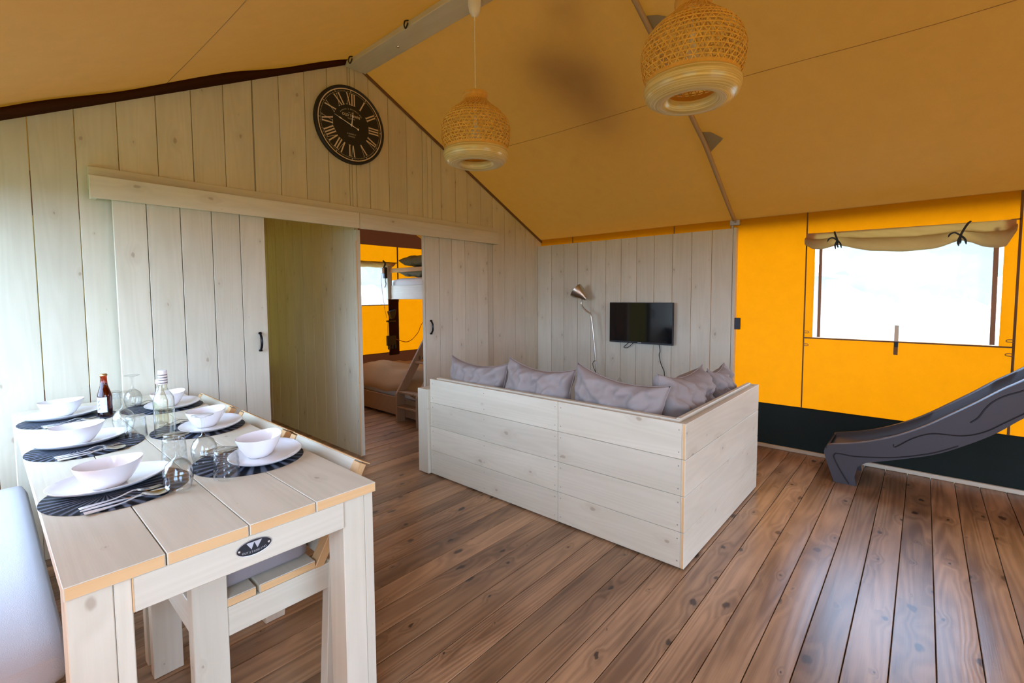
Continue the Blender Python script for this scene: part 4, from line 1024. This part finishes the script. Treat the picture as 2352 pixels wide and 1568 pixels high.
for x in (3.55, 4.53):
    for y in (-1.22, -2.14): MB().box(x, x+0.09, y, y+0.09, 0, 1.22).build('post', 'white_wood_z', lf, bevel=0.002)
# ================================================================== table setting
SETS = [  # centre of mat, side (+1: eaten from the bench, -1: from the chairs), where, bowl, plate
    (0.262, 1.862, 1, 'at the badge end on the bench side', (0.244, 1.905), (0.250, 1.930)),
    (0.262, 2.505, 1, 'in the middle of the bench side', (0.238, 2.562), (0.255, 2.580)),
    (0.268, 3.140, 1, 'on the bench side beside the beer bottle', (0.248, 3.235), (0.250, 3.215)),
    (0.632, 1.845, -1, 'at the badge end on the chair side', (0.664, 1.838), (0.679, 1.815)),
    (0.638, 2.462, -1, 'on the chair side by the wine bottle', (0.664, 2.452), (0.679, 2.432)),
    (0.638, 3.090, -1, 'on the chair side by the plank wall', (0.658, 3.076), (0.676, 3.060))]
ZM = ZT+0.003
def mesh_obj(name, me, mat, label, cat, loc, rz=0.0, group=None):
    if not me.materials: me.materials.append(MATS[mat])
    o = bpy.data.objects.new(name, me); COL.objects.link(o); o.location = loc; o.rotation_euler = (0, 0, rz)
    return tag(o, label, cat, group)
mat_me = MB().lathe([(0, 0), (0.178, 0), (0.181, 0.0012), (0.181, 0.0024), (0.179, 0.003), (0, 0.003)], 72).mesh('placemat', smooth=True)
def leafy(a, b_, tip, lift):
    """egg-shaped outline with a soft tip towards +x that rises a little"""
    def sx(t, r, z, a=a, b_=b_):
        c, s = math.cos(t), math.sin(t)
        x = r*a*c*(1+tip*max(0, c)**4); y = r*b_*s*(1-0.10*max(0, c)**2)
        return (x, y, z+lift*(max(0, c)**3)*r**3+0.4*lift*(max(0, -c)**3)*r**3)
    return sx
plate_me = MB().lathe([(0, 0.004), (0.55, 0.004), (0.72, 0.008), (0.90, 0.016), (0.985, 0.022), (1.0, 0.0215), (0.98, 0.017), (0.75, 0.003), (0.60, 0.0), (0, 0.0)], 72, sx=leafy(0.152, 0.120, 0.05, 0.003)).mesh('plate', smooth=True)
bowl_me = MB().lathe([(0, 0.005), (0.35, 0.006), (0.60, 0.018), (0.82, 0.042), (0.95, 0.064), (0.985, 0.072), (1.0, 0.072), (0.99, 0.066), (0.86, 0.040), (0.64, 0.012), (0.48, 0.0), (0.40, 0.0), (0.38, 0.002), (0, 0.002)], 72, sx=leafy(0.085, 0.072, 0.06, 0.006)).mesh('bowl', smooth=True)
def cutlery_mesh(kind):
    """lies along +x, handle end at x=0; arched like real cutlery"""
    L = {'fork': 0.195, 'knife': 0.215, 'spoon': 0.195}[kind]
    mb = MB()
    def zc(x):
        if kind == 'knife': return 0.003
        return 0.003+0.011*math.exp(-((x-0.125)/0.030)**2)+0.004*max(0, (x-0.165)/0.03)+(0.0024*sstep(0.115, 0.138, x) if kind == 'spoon' else 0.0)
    def wd(x):
        if kind == 'knife': return 0.0085*sstep(-0.01, 0.02, x)*(1-0.25*sstep(0.05, 0.10, x)) if x < 0.115 else 0.0095*(1-sstep(0.175, 0.2155, x)*0.95)
        if kind == 'fork': return 0.0095-0.0055*sstep(0.01, 0.10, x)+0.0075*sstep(0.128, 0.148, x)
        return 0.0095-0.0060*sstep(0.01, 0.10, x)+(0.0165*math.sqrt(max(0.0, 1-((x-0.163)/0.034)**2)) if x > 0.130 else 0)
    def block(xa, xb, fa, n):
        ring = []
        for k in range(n+1):
            x = xa+(xb-xa)*k/n; y0, y1 = fa(x); z = zc(x); h = 0.0011
            dip = -0.006*max(0.0, 1-((x-0.163)/0.032)**2) if kind == 'spoon' and x > 0.131 else 0.0
            ring.append([(x, y0, z-h), (x, (y0+y1)/2, z-h+dip), (x, y1, z-h), (x, y1, z+h), (x, (y0+y1)/2, z+h+dip), (x, y0, z+h)])
        vs = [p for r in ring for p in r]; fs = []
        for k in range(n):
            for q in range(6): fs.append((k*6+q, k*6+(q+1) % 6, (k+1)*6+(q+1) % 6, (k+1)*6+q))
        fs += [tuple(range(5, -1, -1)), tuple(range(n*6, n*6+6))]
        mb.add(vs, fs)
    if kind == 'fork':
        block(0.0, 0.150, lambda x: (-wd(x), wd(x)), 24)
        for q in range(4):
            c = -0.0092+q*0.00613; block(0.149, L, lambda x, c=c: (c-0.0019*(1-0.5*sstep(0.18, 0.195, x)), c+0.0019*(1-0.5*sstep(0.18, 0.195, x))), 8)
    else: block(0.0, L, lambda x: (-max(wd(x), 0.0008), max(wd(x), 0.0008)), 40)
    me = mb.mesh(kind, smooth=True); me.materials.append(MATS['steel']); return me
CUT = {k: cutlery_mesh(k) for k in ('fork', 'knife', 'spoon')}
for cx, cy, sd, where, bo, pp in SETS:
    rz = 0.0 if sd > 0 else math.pi
    mesh_obj('placemat', mat_me, 'placemat', 'round dark striped placemat '+where, 'placemat', (cx, cy, ZT), rz, 'round placemats on the table')
    mesh_obj('plate', plate_me, 'ceramic', 'white rounded plate '+where, 'plate', (pp[0], pp[1], ZM), 0.10 if sd > 0 else 0.90, 'white plates on the table')
    mesh_obj('bowl', bowl_me, 'ceramic', 'white tipped bowl standing on its plate '+where, 'bowl', (bo[0], bo[1], ZM+0.005), 0.12 if sd > 0 else 0.55, 'white bowls on the table')
    for k, (kd, dy, dx, ra) in enumerate((('fork', -0.112, -0.105, 0.12), ('knife', -0.133, -0.105, 0.08), ('spoon', -0.159, -0.100, 0.04))):
        if sd > 0: loc = (cx+dx, cy+dy, ZM+0.0002); r = ra
        else: loc = (cx-dx-0.01, cy+{'fork': 0.123, 'knife': 0.1445, 'spoon': 0.1735}[kd], ZM+0.0002); r = math.pi
        nm = {'fork': 'fork', 'knife': 'table_knife', 'spoon': 'spoon'}[kd]
        mesh_obj(nm, CUT[kd], 'steel', 'steel %s lying beside the plate %s' % (nm.replace('_', ' '), where), nm.replace('table_', ''), loc, r, 'steel cutlery on the table')
# wine glasses upside down: rim on the table, foot on top
wg_prof = [(0.0325, 0.0), (0.0365, 0.018), (0.0405, 0.040), (0.0395, 0.060), (0.031, 0.080), (0.016, 0.094), (0.006, 0.102), (0.0042, 0.115), (0.0042, 0.145), (0.006, 0.160), (0.016, 0.167), (0.034, 0.171), (0.0345, 0.173), (0.010, 0.1745), (0.0, 0.1745)]
wg_in = [(0.0, 0.096), (0.014, 0.092), (0.0295, 0.079), (0.0380, 0.060), (0.0390, 0.040), (0.0350, 0.018), (0.0310, 0.0), (0.0325, 0.0)]
wg_me = MB().lathe(wg_in+wg_prof[1:], 40).mesh('wine_glass', smooth='all'); wg_me.materials.append(MATS['clear_glass'])
for x, y, w in ((0.383, 1.715, 'beside the spoon at the badge end'), (0.510, 1.925, 'between the bowls near the badge end'), (0.405, 2.675, 'beside the ribbed tumbler in the middle'), (0.531, 3.215, 'by the plank wall end')):
    mesh_obj('wine_glass', wg_me, 'clear_glass', 'upturned wine glass '+w, 'glass', (x, y, ZT+0.0034), random.random(), 'upturned wine glasses')
def tumbler(style):
    def sx(t, r, z):
        m = 1.0
        if r > 0.030 and z < 0.080:
            if style == 'ribbed': m = 1+0.012*math.sin(z*900)
            else: m = 1+0.022*math.cos(9*t+(math.pi if int(z/0.011) % 2 else 0))*abs(math.sin(z*math.pi/0.011))
        return (r*m*math.cos(t), r*m*math.sin(t), z)
    pr = [(0.0, 0.084), (0.028, 0.084), (0.0325, 0.078)]+[(0.0325+0.0045*(1-k/30), 0.078*k/30) for k in range(30, -1, -1)]+[(0.0385, 0.0)]+[(0.0390-0.0045*(k/30), 0.002+0.084*k/30) for k in range(31)]+[(0.032, 0.092), (0.0, 0.092)]
    me = MB().lathe(pr, 54, sx=sx).mesh('tumbler', smooth='all'); me.materials.append(MATS['clear_glass']); return me
tr_, td_ = tumbler('ribbed'), tumbler('diamond')
for x, y, me, w in ((0.516, 1.713, td_, 'diamond cut tumbler standing upside down beside a bowl at the badge end'), (0.440, 2.008, td_, 'diamond cut tumbler standing upside down behind the wine glass'), (0.418, 2.505, tr_, 'ribbed tumbler standing upside down in the middle of the table'), (0.449, 3.245, tr_, 'ribbed tumbler standing upside down behind the beer bottle')):
    mesh_obj('tumbler', me, 'clear_glass', w, 'glass', (x, y, ZT+0.0034), 0.0, 'upturned tumblers')
# beer bottle
bb = thing('beer_bottle', 'brown glass beer bottle with pale blue label on the table', 'bottle', (0.396, 3.075, ZT+0.003))
Lb = Vector((0.396, 3.075, ZT+0.003))
MB().lathe([(0, 0.002), (0.024, 0.0), (0.029, 0.004), (0.0295, 0.10), (0.028, 0.112), (0.021, 0.135), (0.0155, 0.155), (0.0135, 0.185), (0.0135, 0.198), (0.0148, 0.200), (0.0148, 0.206), (0.012, 0.208)], 36, Lb).build('glass_body', 'amber_glass', bb, smooth=True)
MB().lathe([(0, 0.004), (0.0275, 0.005), (0.028, 0.10), (0.0265, 0.112), (0.0195, 0.135), (0.014, 0.155), (0.0125, 0.165), (0, 0.165)], 32, Lb).build('beer', 'beer', bb, smooth=True)
MB().lathe([(0, 0.213), (0.013, 0.213), (0.0158, 0.210), (0.0165, 0.204), (0.0150, 0.204), (0.0, 0.208)], 24, Lb).build('crown_cap', 'cap_gold', bb, smooth=True)
def wrap(a0, a1, z0, z1, r, n=20):
    mb = MB(); mb.grid(lambda u, v: (Lb.x+r*math.cos(a0+(a1-a0)*u), Lb.y+r*math.sin(a0+(a1-a0)*u), Lb.z+z0+(z1-z0)*v), n, 2); return mb
A = math.radians(-118)
lab = wrap(A-0.95, A+0.65, 0.022, 0.098, 0.0299).build('label', 'label_blue', bb, smooth='all', fix=False)
wrap(A+0.02, A+0.58, 0.024, 0.058, 0.0300).build('label_panel', 'label_white', lab, smooth='all', fix=False)
wrap(A-0.92, A-0.78, 0.024, 0.096, 0.0300, 4).build('label_panel', 'label_white', lab, smooth='all', fix=False)
chv = MB()
for k in range(3):
    z = 0.030+k*0.019
    chv.grid(lambda u, v, z=z: (Lb.x+0.03015*math.cos(A-0.70+0.40*u), Lb.y+0.03015*math.sin(A-0.70+0.40*u), Lb.z+z+0.012*u+0.006*v), 6, 2)
chv.build('label_stripes', 'label_navy', lab, fix=False)
# wine bottle and a small clear bottle behind it
wb_ = thing('wine_bottle', 'clear bottle of pale wine with grey striped cap on the table', 'bottle', (0.503, 2.426, ZT+0.0032))
L = Vector((0.503, 2.426, ZT+0.0032)); S = 0.94
def ring_p(p): return [(r, z*S) for r, z in p]
MB().lathe(ring_p([(0, 0.012), (0.012, 0.010), (0.030, 0.0), (0.036, 0.004), (0.0375, 0.012), (0.0375, 0.165), (0.036, 0.178), (0.029, 0.194), (0.019, 0.208), (0.0150, 0.220), (0.0148, 0.268), (0.0158, 0.272), (0.0148, 0.300)]), 40, L).build('glass_body', 'clear_glass', wb_, smooth=True)
MB().lathe(ring_p([(0, 0.014), (0.030, 0.006), (0.0355, 0.014), (0.0355, 0.165), (0.034, 0.177), (0.0275, 0.192), (0.0175, 0.207), (0.0138, 0.222), (0.0136, 0.235), (0, 0.235)]), 36, L).build('wine', 'wine_liquid', wb_, smooth=True)
MB().lathe(ring_p([(0, 0.302), (0.0155, 0.301), (0.0165, 0.298), (0.0168, 0.238), (0.0150, 0.238), (0.0150, 0.298)]), 32, L).build('cap', 'cap_white', wb_, smooth=True)
for z in (0.243, 0.255, 0.267, 0.279):
    MB().lathe(ring_p([(0.01685, z), (0.0172, z), (0.0172, z+0.0038), (0.01685, z+0.0038)]), 32, L).build('cap_stripe', 'cap_grey', wb_, smooth=True)
L = Vector((ony(367, 900, 2.71).x, 2.71, ZT+0.0002))
sb_ = thing('soda_bottle', 'small clear bottle with pink and white cap behind the wine bottle', 'bottle', L)
MB().lathe([(0, 0.002), (0.024, 0.0), (0.029, 0.004), (0.0295, 0.10), (0.028, 0.112), (0.021, 0.135), (0.0155, 0.155), (0.0135, 0.185), (0.0135, 0.196), (0.012, 0.198)], 36, L).build('glass_body', 'clear_glass', sb_, smooth=True)
MB().lathe([(0, 0.004), (0.0275, 0.005), (0.028, 0.10), (0.0265, 0.112), (0.0195, 0.135), (0.014, 0.155), (0.0125, 0.172), (0, 0.172)], 32, L).build('drink', 'wine_liquid', sb_, smooth=True)
MB().lathe([(0, 0.210), (0.0145, 0.209), (0.0155, 0.206), (0.0155, 0.194), (0.0140, 0.194), (0.0140, 0.206)], 24, L).build('cap', 'cap_white', sb_, smooth=True)
MB().lathe([(0.0145, 0.188), (0.0160, 0.188), (0.0160, 0.193), (0.0145, 0.193)], 24, L).build('cap_ring', 'pink_foil', sb_, smooth=True)

# ================================================================== sleeping cabin behind the gable wall
bk = thing('bunk_bed', 'wooden bunk bed with high guard rail in the cabin', 'bed', (3.9, 4.7, 0))
MB().box(3.09, 3.12, 3.752, 5.545, 0.03, 0.235).build('bed_side', 'brown_wood_x', bk, bevel=0.003)
MB().box(3.12, 4.569, 3.752, 5.545, 0.06, 0.20).build('bed_base', 'brown_wood_x', bk)
MB().box(3.740, 3.768, 3.751, 5.499, 1.341, 1.528).build('upper_side', 'white_wood_y', bk, bevel=0.003)
MB().box(3.735, 3.763, 3.751, 5.499, 1.703, 1.758).build('guard_rail', 'raw_wood_y', bk, bevel=0.003)
for y in (3.70, 5.500): MB().box(3.700, 3.768, y, y+0.050, 1.341 if y > 5 else 0.36, 1.80).build('post', 'white_wood_z', bk, bevel=0.003)
for y in (3.70, 5.60): MB().box(3.77, 4.66, y, y+0.028, 1.341, 1.60).build('upper_end', 'white_wood_x', bk, bevel=0.003)
MB().box(3.77, 4.66, 3.76, 5.60, 1.35, 1.385).build('upper_base', 'white_wood_y', bk)
for y in (3.70, 5.55): MB().box(4.57, 4.63, y, y+0.05, 0.0, 1.341).build('post', 'white_wood_z', bk, bevel=0.003)
tag(rounded_box(3.775, 4.64, 3.77, 5.58, 1.385, 1.625, 0.06, puff=0.015).build('mattress', 'sheet_white', None, smooth='all', loc=(4.2, 4.7, 1.385)), 'white sheeted mattress on the upper bunk', 'mattress')
tag(rounded_box(3.145, 4.56, 3.78, 5.54, 0.20, 0.36, 0.05, puff=0.012).build('mattress', 'sheet_white', None, smooth='all', loc=(3.9, 4.7, 0.2)), 'thick mattress on the lower bunk', 'mattress')
def duvet(u, v):
    x = 3.095+1.46*u; y = 3.82+1.70*v
    z = 0.462+0.10*math.exp(-((y-5.2)/0.35)**2)*math.exp(-((x-3.35)/0.35)**2)+0.05*math.exp(-((y-4.4)/0.3)**2)+0.035*noise.noise(Vector((x*2.6, y*2.6, 2)))+0.012*noise.noise(Vector((x*11, y*4, 4)))
    if u < 0.14: q = (0.14-u)/0.14; z -= 0.17*q**1.6; x += 0.01*(1-q)
    return (x, y, z)
mb = MB().grid(duvet, 50, 50)
n = len(mb.v); top = list(mb.v); fs0 = list(mb.f)
mb.add([(p[0], p[1], p[2]-0.045) for p in top], fs0)
edge = [i*50 for i in range(50)]+[49*50+j for j in range(1, 50)]+[i*50+49 for i in range(48, -1, -1)]+[j for j in range(48, 0, -1)]
mb.f += [(a, b_, b_+n, a+n) for a, b_ in zip(edge, edge[1:]+edge[:1])]
tag(mb.build('duvet', 'duvet_beige', None, smooth=True, loc=(3.8, 4.7, 0.36)), 'rumpled beige duvet spread over the lower bunk', 'bedding')
pillow('dark olive pillow lying high on the upper bunk', 0.56, 0.46, 0.14, 3.3, Vector((4.12, 5.24, 1.860)), Euler((-1.50, 0.0, 1.57)), None, mat='pillow_olive', wr=0.8, name='bed_pillow')
pillow('pale green pillow flat under the dark one on the upper bunk', 0.60, 0.46, 0.12, 6.3, Vector((4.10, 5.22, 1.712)), Euler((-1.57, 0.0, 1.57)), None, mat='pillow_olive', wr=0.8, name='bed_pillow')
ld = thing('bunk_ladder', 'slanting wooden ladder leaning up to the bunk bed', 'ladder', (3.0, 4.1, 0))
for y in (3.93, 4.29):
    MB().prism([(2.967, 0), (3.075, 0), (3.075, 0.30), (3.78, 1.34), (3.66, 1.34), (2.967, 0.315)], 1, y, y+0.028).build('stringer', 'brown_wood_z', ld, bevel=0.003)
for x, x1, z in ((2.975, 3.082, 0.185), (2.990, 3.085, 0.345), (3.21, 3.33, 0.650), (3.38, 3.50, 0.93), (3.55, 3.67, 1.17)):
    MB().box(x, x1, 3.958, 4.29, z-0.022, z).build('step', 'brown_wood_x', ld, bevel=0.003)
# electrics on the end wall
pb = thing('power_strip', 'black power strip with plugs on the brown cloth band of the cabin wall', 'power strip', (3.81, YR-0.05, 0.75))
MB().box(3.745, 3.885, YR-0.055, YR-0.011, 0.69, 0.83).build('body', 'black_plastic', pb, bevel=0.006)
for x in (3.76, 3.80, 3.845): MB().box(x, x+0.028, YR-0.075, YR-0.02, 0.63+0.02*random.random(), 0.70).build('plug', 'black_plastic', pb, bevel=0.005)
cab = [ony(x, y, YR-0.03) for x, y in ((917, 781), (932, 785), (944, 781), (955, 770), (962, 760), (968, 745))]
MB().tube(lerp_path([Vector((3.875, YR-0.04, 0.78))]+cab+[Vector((4.60, YR-0.03, 1.30))], 40), 0.005, 6).build('cable', 'red_cable', pb, smooth=True)
cl = thing('clip_lamp', 'small black clip lamp on the cabin wall above the power strip', 'lamp', (3.81, YR-0.05, 1.1))
MB().prism([(3.76, 1.17), (3.87, 1.20), (3.85, 1.09), (3.80, 1.06)], 1, YR-0.09, YR-0.02).build('shade', 'black_plastic', cl, bevel=0.005)
MB().box(3.75, 3.88, YR-0.06, YR-0.011, 1.02, 1.045).build('arm', 'black_plastic', cl, bevel=0.004)
MB().tube([(3.77, YR-0.03, 1.02), (3.765, YR-0.03, 0.93), (3.765, YR-0.03, 0.8305)], 0.004, 6).build('cord', 'black_plastic', cl, smooth=True)
bl_ = thing('bunk_lamp', 'small black and cream reading light hung on the bunk post', 'lamp', (3.69, 5.52, 1.7))
MB().box(3.660, 3.700, 5.515, 5.560, 1.625, 1.775).build('body', 'black_plastic', bl_, bevel=0.005)
MB().box(3.625, 3.659, 5.515, 5.560, 1.695, 1.765).build('switch', 'white_plastic', bl_, bevel=0.003)
MB().tube(lerp_path([(3.68, 5.53, 1.625), (3.682, 5.53, 1.58), (3.69, 5.53, 1.55), (3.67, 5.53, 1.50)], 12), 0.006, 6).build('hook', 'black_plastic', bl_, smooth=True)
cw = [ony(x, y, 5.52) for x, y in ((876, 640), (877, 660), (881, 690), (885, 715), (889, 730))]
MB().tube(lerp_path([Vector((3.64, 5.53, 1.70))]+cw, 20), 0.003, 5).build('cord', 'red_cable', bl_, smooth=True)
